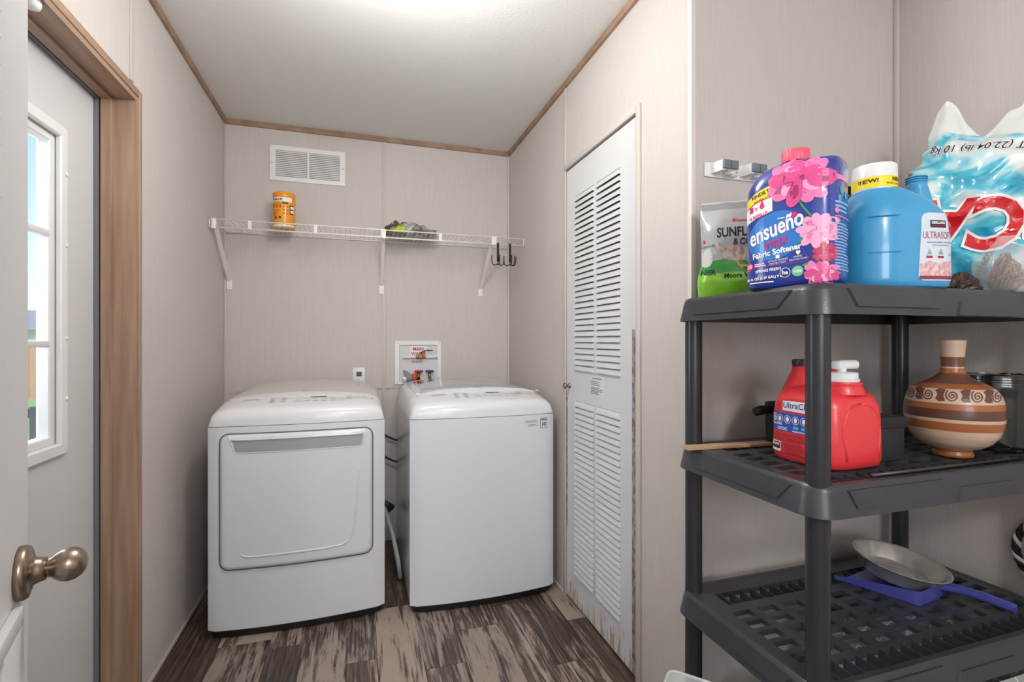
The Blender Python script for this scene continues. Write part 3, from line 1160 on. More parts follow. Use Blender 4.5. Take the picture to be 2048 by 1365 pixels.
dy = SY - YB
wtube('front_rail', [(-SW, dy, 0), (SW, dy, 0)], .0035)
wtube('lower_rail', [(-SW, dy, -.040), (SW, dy, -.040)], .0035)
wtube('back_rail', [(-SW, -.008, -.004), (SW, -.008, -.004)], .003)
wtube('middle_rail', [(-SW, dy / 2, -.005), (SW, dy / 2, -.005)], .0025)
bm = bmesh.new()
tube(bm, [(0, dy, 0), (0, -.006, 0)], .0013, 6)
bmesh.ops.recalc_face_normals(bm, faces=bm.faces[:])
wm = bpy.data.meshes.new('deck_wire')
bm.to_mesh(wm)
bm.free()
wm.materials.append(WIRE)
for i in range(63):
    o = link('deck_wire', wm, None, ws)
    o.location = (-SW + .012 + i * .0254, 0, 0)
for xx in (-.628, -.325, .008, .318, .632):
    box('lip_tab', xx - .008, xx + .008, dy - .004, dy + .002, -.042, .002, WIRE, ws, .001)
for s in (-1, 1):
    wtube('end_wire', [(s * SW, dy, 0), (s * SW, dy, -.04)], .003)
ox = (XL + XR) / 2
for wx in (-.668, .133, .738):
    x = wx - ox
    br = bmesh.new()
    a, b_ = Vector((x, dy + .004, -.004)), Vector((x, -.008, -.268))
    d_ = (b_ - a).normalized()
    up = Vector((0, -d_.z, d_.y))
    vs = []
    for p in (a, b_):
        for q in ((-.009, 0), (.009, 0), (.009, .006), (-.009, .006)):
            vs.append(br.verts.new(p + Vector((q[0], 0, 0)) + up * q[1]))
    for f_ in ((0, 1, 2, 3), (4, 5, 6, 7), (0, 1, 5, 4), (1, 2, 6, 5), (2, 3, 7, 6), (3, 0, 4, 7)):
        br.faces.new([vs[i] for i in f_])
    bo = bm_obj('bracket_arm', br, WIRE, ws)
    box('bracket_foot', x - .014, x + .014, -.006, 0, -.315, -.262, WIRE, bo, .002)
    box('rail_clip', x - .010, x + .010, dy - .006, dy + .006, -.046, .003, WIRE, bo, .002)

# things on and under the wire shelf
cn = thing('yellow_canister', 'orange yellow plastic canister standing on the wire shelf', 'canister', (-.375, 2.855, SZ + .002), -.1)
bm = bmesh.new()
lathe(bm, [(.050, 0), (.0545, .004), (.055, .012), (.0535, .016), (.0555, .022), (.056, .10), (.0555, .15), (.052, .16)], 40)
cb = bm_obj('body', bm, mat('canister_yellow', (243, 160, 22), .35, coat=.3), cn, angle=40)
bm = bmesh.new()
lathe(bm, [(.0545, .160), (.0555, .163), (.0555, .182), (.053, .186), (.02, .188)], 40)
lb = bm_obj('lid', bm, mat('canister_lid', (240, 156, 24), .35), cn, angle=40)
bvc = bvh_of(cb)
U, V = (1, 0, 0), (0, 0, 1)
decal('label_band', rect2(-.052, .134, .045, .158), PW, cn, (0, 0, 0), U, V, bvc, .0008, .006)
decal('printed_word', text2('VALUE', .018, -.022, .139, bold=.0006), mat('print_brown', (96, 52, 20), .5), cn, (0, 0, 0), U, V, bvc, .0014, .006)
OR = mat('print_orange', (196, 104, 14), .5)
ps = []
for c in range(3):
    ps += rect2(-.046 + c * .017, .10, -.036 + c * .017, .122)
for c in range(2):
    for r in range(3):
        ps += circ2(.012 + c * .016, .072 + r * .018, .005, n=10)
decal('printed_icons', ps + rect2(-.042, .085, -.01, .089) + bars2(-.045, .06, -.015, .08, 3, .4, 2), OR, cn, (0, 0, 0), U, V, bvc, .0008, .006)
decal('printed_mark', rect2(.004, .122, .030, .130) + rect2(.037, .07, .052, .118), PK, cn, (0, 0, 0), U, V, bvc, .0008, .004)
decal('printed_mark', rect2(.040, .076, .052, .092) + rect2(.040, .097, .052, .113), PW, cn, (0, 0, 0), U, V, bvc, .0014, .004)
decal('label_foot', rect2(-.052, .0, .052, .014), PW, cn, (0, 0, 0), U, V, bvc, .0008, .006)
decal('printed_dots', circ2(-.030, .049, .007, n=12) + circ2(-.008, .050, .007, n=12), mat('print_plum', (96, 54, 96), .5), cn, (0, 0, 0), U, V, bvc, .0008, .006)


def crumple(name, loc, sx_, sy_, sz_, m, label, cat, seed=0, amp=.25, rot=0, n=36, k=14, freq=2.6, power=.7):
    bm = bmesh.new()
    rings = []
    so = Vector((seed * 3.1, seed * 1.7, 0))
    for j in range(k + 1):
        f_ = j / k
        z = f_
        r = (1 - f_ ** 2.2) ** power if f_ < 1 else 0.02
        r = max(r, .02) * (.90 + .1 * min(1, f_ * 6))
        rg = []
        for q in range(n):
            a = 2 * PI * q / n
            p = Vector((math.cos(a) * r, math.sin(a) * r, z))
            d_ = noise.turbulence(p * freq + so, 4, True) - .5
            s = 1 + amp * d_
            rg.append((p.x * s * sx_, p.y * s * sy_, max(0, z * sz_ * (1 + amp * .7 * d_ * min(1, f_ * 3)))))
        rings.append(rg)
    loft(bm, rings)
    o = bm_obj(name, bm, m, None, False)
    o.location = loc
    o.rotation_euler = (0, 0, rot)
    tag(o, label, cat)
    return o


PB = mat('grey_film', (178, 172, 170), .16, coat=.6, rgb2=(100, 96, 98), vary=.10, vscale=(16, 16, 16))
bg_ = crumple('plastic_bag', (.292, 2.885, SZ + .002), .158, .062, .085, PB, 'crumpled clear grey plastic bag of odds and ends on the wire shelf', 'bag', 3, .45)
HK = mat('dark_iron', (46, 43, 42), .45, metal=.5)
o = crumple('cloth_bundle', (.20, 2.762, SZ + .002), .06, .035, .062, mat('lime_cloth', (70, 66, 66), .6, rgb2=(178, 196, 62), vary=.06, vscale=(20, 20, 20)), 'dark and lime green bundle in front of the clear bag on the wire shelf', 'bundle', 5, .4)
for i, hx in enumerate((.764, .836)):
    hk = thing('triple_hook', ['dark metal triple hook on the wire shelf, nearer the bracket', 'dark metal triple hook on the wire shelf, nearer the closet wall'][i], 'hook', (hx, SY, SZ - .04), 0, 'hooks hanging from the shelf rail')
    bm = bmesh.new()
    abox(bm, -.007, .007, -.0068, -.0045, -.10, .0068, .0008)
    abox(bm, -.007, .007, -.0045, .0075, .0046, .0068, .0008)
    bm_obj('strap', bm, HK, hk)
    for a in ((-1, 0), (0, -1), (1, 0), (.55, -.7)) if i else ((-1, 0), (0, -1), (1, 0)):
        bm = bmesh.new()
        pts = [(0, -.005, -.075), (0, -.005, -.108)] + [(a[0] * .017 * (1 - math.cos(q)), -.005 + a[1] * .017 * (1 - math.cos(q)), -.108 - .012 * math.sin(q)) for q in (.5, 1.0, 1.57, 2.1, 2.6, PI)] + [(a[0] * .036, -.005 + a[1] * .036, -.085), (a[0] * .036, -.005 + a[1] * .036, -.066)]
        tube(bm, pts, .0028, 8)
        bm_obj('hook_prong', bm, HK, hk, True)

# tool holder rail on the closet front wall
th_ = thing('tool_holder', 'white and grey broom holder rail on the closet front wall', 'holder', (1.10, YC, 1.697))
box('rail', -.130, .150, -.005, 0, -.021, .022, WHITE, th_, .002)
GRP = mat('grip_grey', (112, 122, 130), .5)
for xx in (-.075, .028):
    for s in (-1, 1):
        bm = bmesh.new()
        prism(bm, [(xx + s * .026, -.005), (xx + s * .034, -.005), (xx + s * .026, -.045), (xx + s * .017, -.045)], 'z', -.012, .018)
        bm_obj('grip_arm', bm, WHITE, th_)
        box('grip_pad', xx + s * .0135 - .0125, xx + s * .0135 + .0125, -.052, -.043, -.008, .017, GRP, th_, .002)
    bm = bmesh.new()
    tube(bm, [(xx + .005, -.02, -.012), (xx + .02, -.045, -.016)], .004, 8)
    bm_obj('roller', bm, WHITE, th_, True)
for xx in (-.021, .082):
    bm = bmesh.new()
    tube(bm, [(xx - .018, -.004, -.016), (xx - .006, -.022, -.012), (xx + .0, -.028, -.002), (xx + .0, -.03, .014)], .0033, 8)
    bm_obj('hook', bm, WHITE, th_, True)

# ================================================================== RESIN SHELVING UNIT
RX, RY, HW, HD = 1.2815, .9485, .4375, .2315
ZS = (1.308, .907, .507, .112)
rk = thing('shelving_unit', 'black resin four tier shelving unit in the alcove', 'shelving', (RX, RY, 0))


def shelf_skirt(zt):
    bm = bmesh.new()
    def R(ins, z): return [(x, y, z) for x, y in rrect(-HW + ins, HW - ins, -HD + ins, HD - ins, .05 - ins * .5, 8)]
    loft(bm, [R(.004, zt - .062), R(0, zt - .062), R(.0085, zt - .014), R(.0115, zt - .005), R(.017, zt), R(.030, zt), R(.030, zt - .004), R(.012, zt - .012), R(.004, zt - .062)], False, False)
    return bm


def shelf_deck(zt):
    cx = [-.3555 + .079 * i for i in range(10)]
    cy = [-.035 + .043 * i for i in range(-2, 3)]
    hx, hy = .027, .0145
    xs = {-HW + .026, HW - .026, -.362, .362}
    for c in cx: xs |= {c - hx, c + hx}
    ys = {-HD + .026, HD - .026, -.2, -.152, .097, .152}
    for c in cy: ys |= {c - hy, c + hy}
    xs, ys = sorted(xs), sorted(ys)
    bm = bmesh.new()
    V = {}

    def vert(i, j, z):
        if (i, j, z) not in V: V[(i, j, z)] = bm.verts.new((xs[i], ys[j], zt - .001 - z))
        return V[(i, j, z)]

    def solid(i, j):
        if i < 0 or j < 0 or i >= len(xs) - 1 or j >= len(ys) - 1: return False
        mx, my = (xs[i] + xs[i + 1]) / 2, (ys[j] + ys[j + 1]) / 2
        if any(abs(mx - c) < hx for c in cx) and any(abs(my - c) < hy for c in cy): return False
        if abs(mx) < .362 and (-.2 < my < -.152 or .097 < my < .152): return False
        return True
    for i in range(len(xs) - 1):
        for j in range(len(ys) - 1):
            if not solid(i, j): continue
            for z in (0, .012):
                bm.faces.new((vert(i, j, z), vert(i + 1, j, z), vert(i + 1, j + 1, z), vert(i, j + 1, z)))
            for di, dj, a, b_ in ((-1, 0, (i, j), (i, j + 1)), (1, 0, (i + 1, j), (i + 1, j + 1)), (0, -1, (i, j), (i + 1, j)), (0, 1, (i, j + 1), (i + 1, j + 1))):
                if not solid(i + di, j + dj):
                    bm.faces.new((vert(*a, 0), vert(*b_, 0), vert(*b_, .012), vert(*a, .012)))
    return bm


bm = bmesh.new()
abox(bm, -.0013, .0013, -.026, .026, -.034, -.002)
bmesh.ops.recalc_face_normals(bm, faces=bm.faces[:])
ribm = bpy.data.meshes.new('rib')
bm.to_mesh(ribm)
bm.free()
ribm.materials.append(RACK)


def trap(bm, a0, a1, z0, z1, side, zt, slope=.018, flip=False, prot=.0035):
    """raised trapezoid panel on the skirt; side 'f' (front) or 'l' (left)"""
    if flip:
        pts = [(a0, z0), (a1, z0), (a1 - slope, z1), (a0 + slope, z1)]
    else:
        pts = [(a0 + slope, z0), (a1 - slope, z0), (a1, z1), (a0, z1)]
    vin, vout = [], []
    for a, z in pts:
        ins = .0085 * max(0, min(1, (z - (zt - .062)) / .048))
        for lst, d_ in ((vin, -.002), (vout, prot)):
            sh = 0 if d_ < 0 else .003
            a_ = a + (sh if a == min(p[0] for p in pts) or a < (a0 + a1) / 2 else -sh)
            if side == 'f':
                lst.append(bm.verts.new((a_, -HD + ins - d_, z)))
            else:
                lst.append(bm.verts.new((-HW + ins - d_, a_, z)))
    bm.faces.new(vout)
    for i in range(4):
        j = (i + 1) % 4
        bm.faces.new((vin[i], vin[j], vout[j], vout[i]))


for si, zt in enumerate(ZS):
    sh = bm_obj('shelf', shelf_skirt(zt), RACK, rk, angle=35)
    bm_obj('deck', shelf_deck(zt), RACK, sh)
    for yy in (-.176, .1245):
        for i in range(21):
            o = link('rib', ribm, None, sh)
            o.location = (-.345 + i * .0345, yy, zt)
            if yy > 0: o.scale = (1, 1.06, 1)
    bm = bmesh.new()
    trap(bm, -.36, -.085, zt - .046, zt - .010, 'f', zt)
    trap(bm, -.055, .16, zt - .060, zt - .030, 'f', zt, flip=True)
    trap(bm, .19, .36, zt - .046, zt - .010, 'f', zt)
    trap(bm, -.160, .175, zt - .046, zt - .010, 'l', zt, .03)
    bm_obj('lip_panel', bm, RACK, sh)
for px_ in (-.3975, .3975):
    for py_ in (-.1915, .1915):
        for zt, zb in zip((ZS[0] - .01, ZS[1] - .01, ZS[2] - .01, ZS[3] - .01), (ZS[1] - .008, ZS[2] - .008, ZS[3] - .008, 0)):
            bm = bmesh.new()
            lathe(bm, [(.0225, zb), (.0225, zt)], 28, px_, py_)
            bm_obj('post', bm, POST, rk, angle=40)

Z1, Z2, Z3, Z4 = [z + .0005 for z in ZS]
UX, VZ = (1, 0, 0), (0, 0, 1)


# ---- bags -----------------------------------------------------------------
def bag_mesh(W, H, D, left, right, prof, crease=.012, seed=0, n=72, k=60, freq=9.0, lean=0.0, top=True):
    """pillow bag standing on z=0; left(f), right(f) half widths factor, prof(f) depth factor; folds from ridged noise"""
    bm = bmesh.new()
    rings = []
    so = Vector((seed * 7.3, seed * 2.9, seed * 1.1))
    for j in range(k + 1):
        f_ = j / k
        al, ar, b = W * left(f_), W * right(f_), max(.002, D * prof(f_))
        rg = []
        for q, (x, y, z) in enumerate(superring(al, ar, b, f_ * H, n, 2.6)):
            p = Vector((x * freq, y * freq * .6, z * freq)) + so
            r1 = 1 - abs(noise.noise(p)) * 2
            r2 = 1 - abs(noise.noise(p * 2.3 + Vector((5, 1, 9)))) * 2
            d_ = crease * (r1 * .65 + r2 * .35) * min(1, f_ * 5 + .15)
            nv = Vector((x / max(al, .01) ** 1.2, y / max(b, .01) ** 1.2 * 1.0, 0))
            nv = nv.normalized() if nv.length else Vector((0, -1, 0))
            edge_ = min(1, b / .03)
            rg.append((x + nv.x * d_ * .5, y + nv.y * d_ * edge_ + lean * f_ * f_, max(0, z + d_ * .35 * f_)))
        rings.append(rg)
    loft(bm, rings, True, top)
    return bm


def smoothstep(a, b, x):
    t = max(0, min(1, (x - a) / (b - a)))
    return t * t * (3 - 2 * t)


def zmat(name, stops, rough=.3, coat=.5, noise_=None):
    """hard-edged bands of print by height"""
    m = mat(name, (255, 255, 255), rough, coat=coat)
    n, l = m.node_tree.nodes, m.node_tree.links
    t = n.new('ShaderNodeTexCoord')
    s = n.new('ShaderNodeSeparateXYZ')
    cr = n.new('ShaderNodeValToRGB')
    cr.color_ramp.interpolation = 'CONSTANT'
    mr = n.new('ShaderNodeMapRange')
    zmax = stops[-1][0] * 1.05
    mr.inputs['From Max'].default_value = zmax
    el = cr.color_ramp.elements
    while len(el) < len(stops): el.new(.5)
    for e_, (z, c) in zip(el, stops):
        e_.position = max(0, z / zmax)
    for e_, (z, c) in zip(el, stops):
        e_.color = lin(c)
    l.new(t.outputs['Object'], s.inputs[0])
    if noise_:
        mp = n.new('ShaderNodeMapping')
        mp.inputs['Scale'].default_value = (noise_[1],) * 3
        nz = n.new('ShaderNodeTexNoise')
        nz.inputs['Scale'].default_value = 1
        ma = n.new('ShaderNodeMath')
        ma.operation = 'MULTIPLY_ADD'
        ma.inputs[1].default_value = noise_[0]
        l.new(t.outputs['Object'], mp.inputs[0])
        l.new(mp.outputs[0], nz.inputs['Vector'])
        l.new(nz.outputs[0], ma.inputs[0])
        l.new(s.outputs['Z'], ma.inputs[2])
        l.new(ma.outputs[0], mr.inputs['Value'])
    else:
        l.new(s.outputs['Z'], mr.inputs['Value'])
    l.new(mr.outputs[0], cr.inputs[0])
    l.new(cr.outputs[0], m.node_tree.nodes['Principled BSDF'].inputs['Base Color'])
    return m


# feed bag
fb = thing('feed_bag', 'grey and green plastic feed bag standing behind the blue softener bottle', 'bag', (.990, 1.075, Z1), math.radians(-37))
bm = bag_mesh(.112, .262, .050, lambda f: .98 - .10 * f + .03 * math.sin(f * 9), lambda f: 1.0 - .12 * smoothstep(.8, 1, f), lambda f: (1 - smoothstep(.60, 1.0, f) * .97) * (.8 + .2 * min(1, f * 6)), .010, 2)
fbb = bm_obj('sack', bm, zmat('feed_bag_film', [(0, (128, 196, 44)), (.072, (46, 148, 56)), (.108, (176, 176, 178)), (.25, (150, 150, 152)), (.27, (190, 190, 192))], .22, .6, (.02, 12)), fb, True)
bv = bvh_of(fbb)


def D_(nm, polys, m, par, bvh, eps=.0008, step=.006, o=(0, 0, 0), U=UX, V=VZ): return decal(nm, polys, m, par, o, U, V, bvh, eps, step)


D_('printed_text', text2('SUNFLOWER', .036, .005, .158, bold=.001, sx_=.68), PK, fb, bv)
D_('printed_text', text2('& CORN', .022, .006, .136, bold=.0006, sx_=.8), PK, fb, bv)
D_('printed_text', text2('Moore Value.', .0185, -.006, .050, bold=.0004, sx_=.85), PK, fb, bv)
D_('printed_text', text2('Thomas Moore', .015, .012, .198, bold=.0003, sx_=.8), mat('print_red', (206, 40, 48), .5), fb, bv)
D_('printed_text', text2('NER', .020, -.088, .060, bold=.0005), PK, fb, bv)
D_('printed_text', text2('Moore Feed', .010, -.085, .134), PK, fb, bv)
D_('printed_mark', poly2([(-.030, .200), (-.020, .200), (-.025, .211)]) + poly2([(-.103, .146), (-.093, .146), (-.098, .158)]), MATS['print_red'], fb, bv)
# hen printed on the bag
hen = [(-.068, .148), (-.062, .138), (-.050, .128), (-.036, .134), (-.018, .136), (.006, .128), (.026, .112), (.034, .098), (.020, .094), (-.02, .094), (-.042, .098), (-.052, .108), (-.058, .120), (-.070, .134)]
D_('printed_hen', poly2(hen), mat('print_hen', (214, 198, 184), .5, rgb2=(168, 140, 120), vary=.12, vscale=(90, 90, 60)), fb, bv, .0012)
D_('printed_hen_legs', stroke2([(-.02, .096), (-.012, .082), (.012, .078)], .005) + stroke2([(-.012, .082), (-.004, .074)], .004) + stroke2([(.004, .096), (.014, .084), (.036, .080)], .005), mat('print_hen_leg', (222, 170, 66), .5), fb, bv, .0012)
D_('printed_oval', circ2(-.092, .105, .016, .024), mat('print_pale', (206, 206, 204), .5), fb, bv, .0009)

# blue softener bottle with flowers
sbt = thing('softener_bottle', 'dark blue fabric softener bottle with pink peonies and a pink cap', 'bottle', (.930, .852, Z1), math.radians(-65.5))
bm = bmesh.new()
pr = [(0, .086, .088, .064), (.006, .091, .092, .069), (.03, .093, .094, .071), (.06, .091, .093, .070), (.10, .092, .093, .071), (.16, .0935, .0935, .072), (.20, .093, .093, .072), (.225, .090, .093, .071), (.245, .080, .094, .067), (.258, .067, .093, .060), (.266, .056, .090, .052), (.272, .044, .078, .044), (.276, .030, .045, .034), (.279, .026, .026, .026), (.288, .025, .025, .025)]
loft(bm, [superring(al, ar, b, z, 64, 3.4 if z < .27 else 2.2) for z, al, ar, b in pr])
bd = bm_obj('body', bm, mat('softener_blue', (30, 66, 168), .22, coat=.8, rgb2=(24, 48, 140), vary=.2, vscale=(9, 9, 9)), sbt, True)
bm = bmesh.new()
n = 60
loft(bm, [[((r + (.0007 if q % 2 else 0)) * math.cos(2 * PI * q / n), (r + (.0007 if q % 2 else 0)) * math.sin(2 * PI * q / n), z) for q in range(n)] for r, z in ((.027, .281), (.0275, .283), (.0275, .304), (.026, .307), (.010, .3075))])
bm_obj('cap', bm, mat('cap_pink', (242, 92, 122), .4), sbt, angle=30)
bv = bvh_of(bd)
PINK1, PINK2, PINK3, PINK4 = mat('petal_pink', (240, 124, 184), .4, coat=.4), mat('petal_light', (248, 172, 210), .4, coat=.4), mat('petal_deep', (222, 78, 146), .4, coat=.4), mat('petal_rose', (190, 50, 92), .4, coat=.4)
BLUE2 = mat('label_light_blue', (38, 122, 208), .25, coat=.7)
D_('label_glow', circ2(-.018, .112, .062, .050, 30, .35), BLUE2, sbt, bv, .0005, .01)


def peony(par, bvh, cx, cz, r, seed, mats, squash=.85, eps=.0012):
    rnd = random.Random(seed)
    L = [[], [], []]
    for layer, (rad, cnt, pl) in enumerate(((.66, 13, .40), (.40, 10, .33), (.16, 6, .26))):
        for i in range(cnt):
            a = 2 * PI * (i + rnd.random() * .6) / cnt
            pr_ = rad * r * (.85 + .3 * rnd.random())
            L[(layer + i) % 3 if layer else (0 if i % 3 else 2)] += circ2(cx + pr_ * math.cos(a), cz + pr_ * math.sin(a) * squash, r * pl * (.8 + .4 * rnd.random()), r * pl * .62, 14, a + .5 * (rnd.random() - .5))
    D_('printed_petals', circ2(cx, cz, r * .8, r * .8 * squash, 24), mats[2], par, bvh, eps, .008)
    for i, m in enumerate(mats):
        D_('printed_petals', L[i], m, par, bvh, eps + .0003 * (i + 1), .01)


GRN = mat('print_leaf', (74, 160, 70), .4, coat=.4)
D_('printed_stem', stroke2([(.024, .190), (.036, .165), (.052, .142), (.058, .132)], .0035), GRN, sbt, bv, .0010)
for lf in ([(.022, .19), (.008, .172), (.016, .170)], [(.046, .102), (.026, .094), (.044, .084)], [(.05, .05), (.034, .042), (.052, .034)]):
    D_('printed_leaf', poly2(lf), GRN, sbt, bv, .0011)
D_('label_white_patch', poly2([(-.084, .146), (-.084, .178), (-.055, .190), (-.022, .198), (-.022, .166), (-.05, .158)]), PW, sbt, bv, .0009)
YEL = mat('print_yellow', (246, 226, 40), .4, coat=.4)
D_('label_yellow_band', poly2([(-.084, .180), (-.055, .192), (.004, .204), (.004, .226), (-.03, .222), (-.06, .212), (-.084, .198)]), YEL, sbt, bv, .0010)
D_('printed_text', text2('RINDE MÁS!', .0115, -.038, .206, rot=.26, bold=.0003), PK, sbt, bv, .0016)
D_('printed_text', text2('MORE LOADS', .0085, -.036, .194, rot=.24, bold=.0003), mat('print_orange_red', (226, 84, 40), .5), sbt, bv, .0016)
MAG = mat('print_magenta', (214, 40, 120), .5)
D_('printed_text', text2('4 REFILLS', .0105, -.052, .157, rot=.2, bold=.0003) + rect2(-.074, .170, -.064, .183) + rect2(-.060, .178, -.054, .180) + rect2(-.060, .174, -.054, .176) + circ2(-.044, .180, .0055, n=12) + poly2([(-.049, .182), (-.039, .182), (-.044, .194)]), MAG, sbt, bv, .0014)
peony(sbt, bv, .026, .222, .060, 1, (PINK1, PINK2, PINK3), .80, .0018)
peony(sbt, bv, .062, .112, .034, 2, (PINK2, PINK1, PINK2), .95, .0016)
peony(sbt, bv, .074, .066, .020, 3, (PINK4, PINK3, PINK4), 1.0, .0020)
peony(sbt, bv, .066, .024, .028, 4, (PINK1, PINK2, PINK3), .85, .0016)
D_('brand_lettering', text2('ensueño', .048, -.016, .112, shear=.28, rot=.30, bold=.0012, sx_=.72) + rect2(-.012, .146, .002, .148), PW, sbt, bv, .0014)
D_('printed_text', text2('max', .034, -.014, .088, shear=.3, rot=.26, sx_=.8, bold=.0003) + circ2(.022, .150, .006, n=12), MAG, sbt, bv, .0018)
D_('printed_text', text2('Fabric Softener', .0165, -.016, .072, rot=.12, bold=.0006), PW, sbt, bv, .0014)
D_('printed_text', text2('COLOR FADING', .0055, -.012, .0565, rot=.08) + text2('PROTECTION', .0055, -.012, .0505, rot=.08) + text2('FABRIC', .0055, .028, .060, rot=.08) + text2('PROTECTION', .0055, .028, .054, rot=.08) + bars2(-.062, .049, -.034, .057, 2, .5, 3) + ring2(-.048, .066, .005, .001) + rect2(-.016, .062, -.008, .070) + poly2([(.024, .074), (.032, .074), (.032, .069), (.028, .065), (.024, .069)]), PW, sbt, bv, .0014)
D_('printed_outline', stroke2([(-.065, .047), (.04, .050), (.048, .056), (.04, .066)], .0007), MAG, sbt, bv, .0014)
D_('printed_disc', circ2(-.078, .050, .013, .010), MAG, sbt, bv, .0012)
D_('printed_text', text2('200', .012, -.078, .047, bold=.0004) + text2('SPRING FRESH', .0085, -.032, .036, rot=.06, bold=.0002) + text2('304 FL OZ (2.37 GAL) 9 L', .0075, -.044, .020, rot=.05, bold=.0003) + bars2(-.075, .012, -.015, .017, 1, .5, 3) + ring2(.003, .030, .0105, .0011) + text2('he', .012, .003, .0265, bold=.0004), PW, sbt, bv, .0016)
D_('printed_seal', circ2(.027, .031, .011), mat('print_mint', (120, 200, 160), .5), sbt, bv, .0012)
D_('printed_text', text2('100%', .0075, .027, .028, bold=.0003), PW, sbt, bv, .0018)
# narrow side panel with small print (right-hand end)
US = (0, 1, 0)
D_('side_text', bars2(-.045, .03, .03, .13, 16, .45, 4) + bars2(-.045, .150, .03, .176, 3, .5, 6), mat('print_sky', (150, 186, 232), .5), sbt, bv, .0008, .01, (0, 0, 0), US, VZ)
for q in (rect2(-.04, .216, .02, .226), rect2(-.045, .139, .03, .1415), circ2(-.04, .152, .006)):
    D_('side_mark', q, MATS['petal_pink'], sbt, bv, .0008, .01, (0, 0, 0), US, VZ)
for q in (circ2(-.02, .196, .009), circ2(.004, .188, .008), circ2(-.03, .178, .007)):
    D_('side_mark', q, mat('print_aqua', (70, 170, 200), .5), sbt, bv, .0008, .01, (0, 0, 0), US, VZ)

# pale blue softener jug
uj = thing('light_blue_jug', 'light blue softener jug with a clear cap and yellow band', 'jug', (1.128, .822, Z1), math.radians(-18))


def teardrop(al, ar, b, z, n=64, exl=2.1, exr=4.6):
    out = []
    for k in range(n):
        t = 2 * PI * k / n
        c, s = math.cos(t), math.sin(t)
        ex = exr if c > 0 else exl
        out.append((math.copysign(abs(c) ** (2 / ex), c) * (ar if c > 0 else al), math.copysign(abs(s) ** (2 / ex), s) * b, z))
    return out


bm = bmesh.new()
pr = [(0, .070, .128, .068), (.004, .074, .133, .072), (.02, .0755, .135, .0745), (.10, .0755, .134, .0745), (.135, .075, .132, .074), (.160, .072, .124, .072), (.180, .067, .108, .067), (.198, .060, .086, .060), (.212, .051, .064, .052), (.222, .043, .046, .044), (.226, .040, .040, .040)]
loft(bm, [teardrop(al, ar, b, z) for z, al, ar, b in pr])
BLU = mat('jug_blue', (62, 158, 212), .25, coat=.5)
bd = bm_obj('body', bm, BLU, uj, True)
bm = bmesh.new()
tube(bm, [(.098, .010, .110), (.104, .010, .165), (.108, .010, .205), (.106, .012, .240), (.105, .012, .262)], [.026, .030, .026, .020, .019], 20)
bm_obj('handle', bm, BLU, uj, True)
for zz in (.250, .256, .261):
    bm = bmesh.new()
    tube(bm, [(.1052 + .0202 * math.cos(a), .012 + .0202 * math.sin(a), zz) for a in [2 * PI * q / 24 for q in range(24)]], .0012, 6, True)
    bm_obj('handle_ring', bm, BLU, uj, True)
for zz, zs in ((.150, .016), (.072, .014)):
    bm = bmesh.new()
    pts = []
    for a in [-.10 + i * .1 for i in range(9)]:
        pts.append((-.0765 * math.cos(a + .9), -.0765 * math.sin(a + .9), zz + zs * .3))
    tube(bm, pts, [.0006] + [.0013] * (len(pts) - 2) + [.0006], 8)
    bm_obj('grip_ridge', bm, BLU, uj, True)
bm = bmesh.new()
lathe(bm, [(.0425, .222), (.043, .225), (.043, .276), (.0415, .281), (.020, .283)], 44)
cp = bm_obj('cap', bm, mat('clear_cap', (236, 238, 240), .25, coat=.6), uj, angle=40)
bm = bmesh.new()
lathe(bm, [(.0436, .226), (.0436, .2505)], 44, cap0=False, cap1=False)
yb = bm_obj('cap_band', bm, mat('band_yellow', (248, 222, 36), .45), uj, True)
bvy = bvh_of(yb)
BR = mat('print_dark_brown', (70, 52, 20), .5)
D_('band_text', text2('NEW!', .012, -.034, .237, bold=.0004) + text2('NEW!', .012, .024, .239, bold=.0004) + text2('MORE LOADS', .006, .014, .231), BR, uj, bvy, .0006, .004)
bv = bvh_of(bd)
def DU_(nm, polys, m, par, bvh, eps=.0008, step=.006): return D_(nm, [[(.040 + (a - .030) * 1.17, b) for a, b in p] for p in polys], m, par, bvh, eps, step)


lab = rrect(.030, .1085, .014, .160, .012, 5)
lab = [(x + (.0 if z < .12 else .22 * (z - .12) * (1 if x < .06 else 0)), z) for x, z in lab]
LAB = mat('jug_label', (214, 226, 240), .35, coat=.4)
DU_('label', poly2(lab), LAB, uj, bv, .0006, .008)
DU_('label_flowers', poly2([(.033, .018), (.106, .018), (.106, .052), (.09, .058), (.07, .050), (.05, .056), (.033, .050)]), mat('label_pink', (208, 146, 156), .45, rgb2=(236, 214, 214), vary=.15, vscale=(120, 120, 90)), uj, bv, .0009, .008)
DU_('label_bar', poly2([(.032, .0165), (.108, .0165), (.108, .024), (.032, .024)]), mat('print_wine', (140, 60, 80), .5), uj, bv, .0012, .008)
DU_('brand_plate', rect2(.052, .1275, .084, .1435), PK, uj, bv, .0010, .008)
DU_('brand_text', text2('KIRKLAND', .0075, .068, .1355, bold=.0003, sx_=.75), PW, uj, bv, .0014, .008)
DU_('brand_text', rect2(.054, .130, .082, .1325), mat('print_dark_red', (150, 24, 40), .5), uj, bv, .0014, .008)
DU_('printed_text', text2('ULTRASOFT', .0215, .068, .104, sx_=.52), mat('print_rosewood', (176, 66, 92), .5), uj, bv, .0012, .008)
DU_('printed_text', text2('PREMIUM FABRIC SOFTENER', .0045, .071, .094, sx_=.9) + text2('ODOR', .007, .098, .068, sx_=.8) + rect2(.055, .089, .088, .0903), mat('print_slate', (70, 86, 120), .5), uj, bv, .0012, .008)
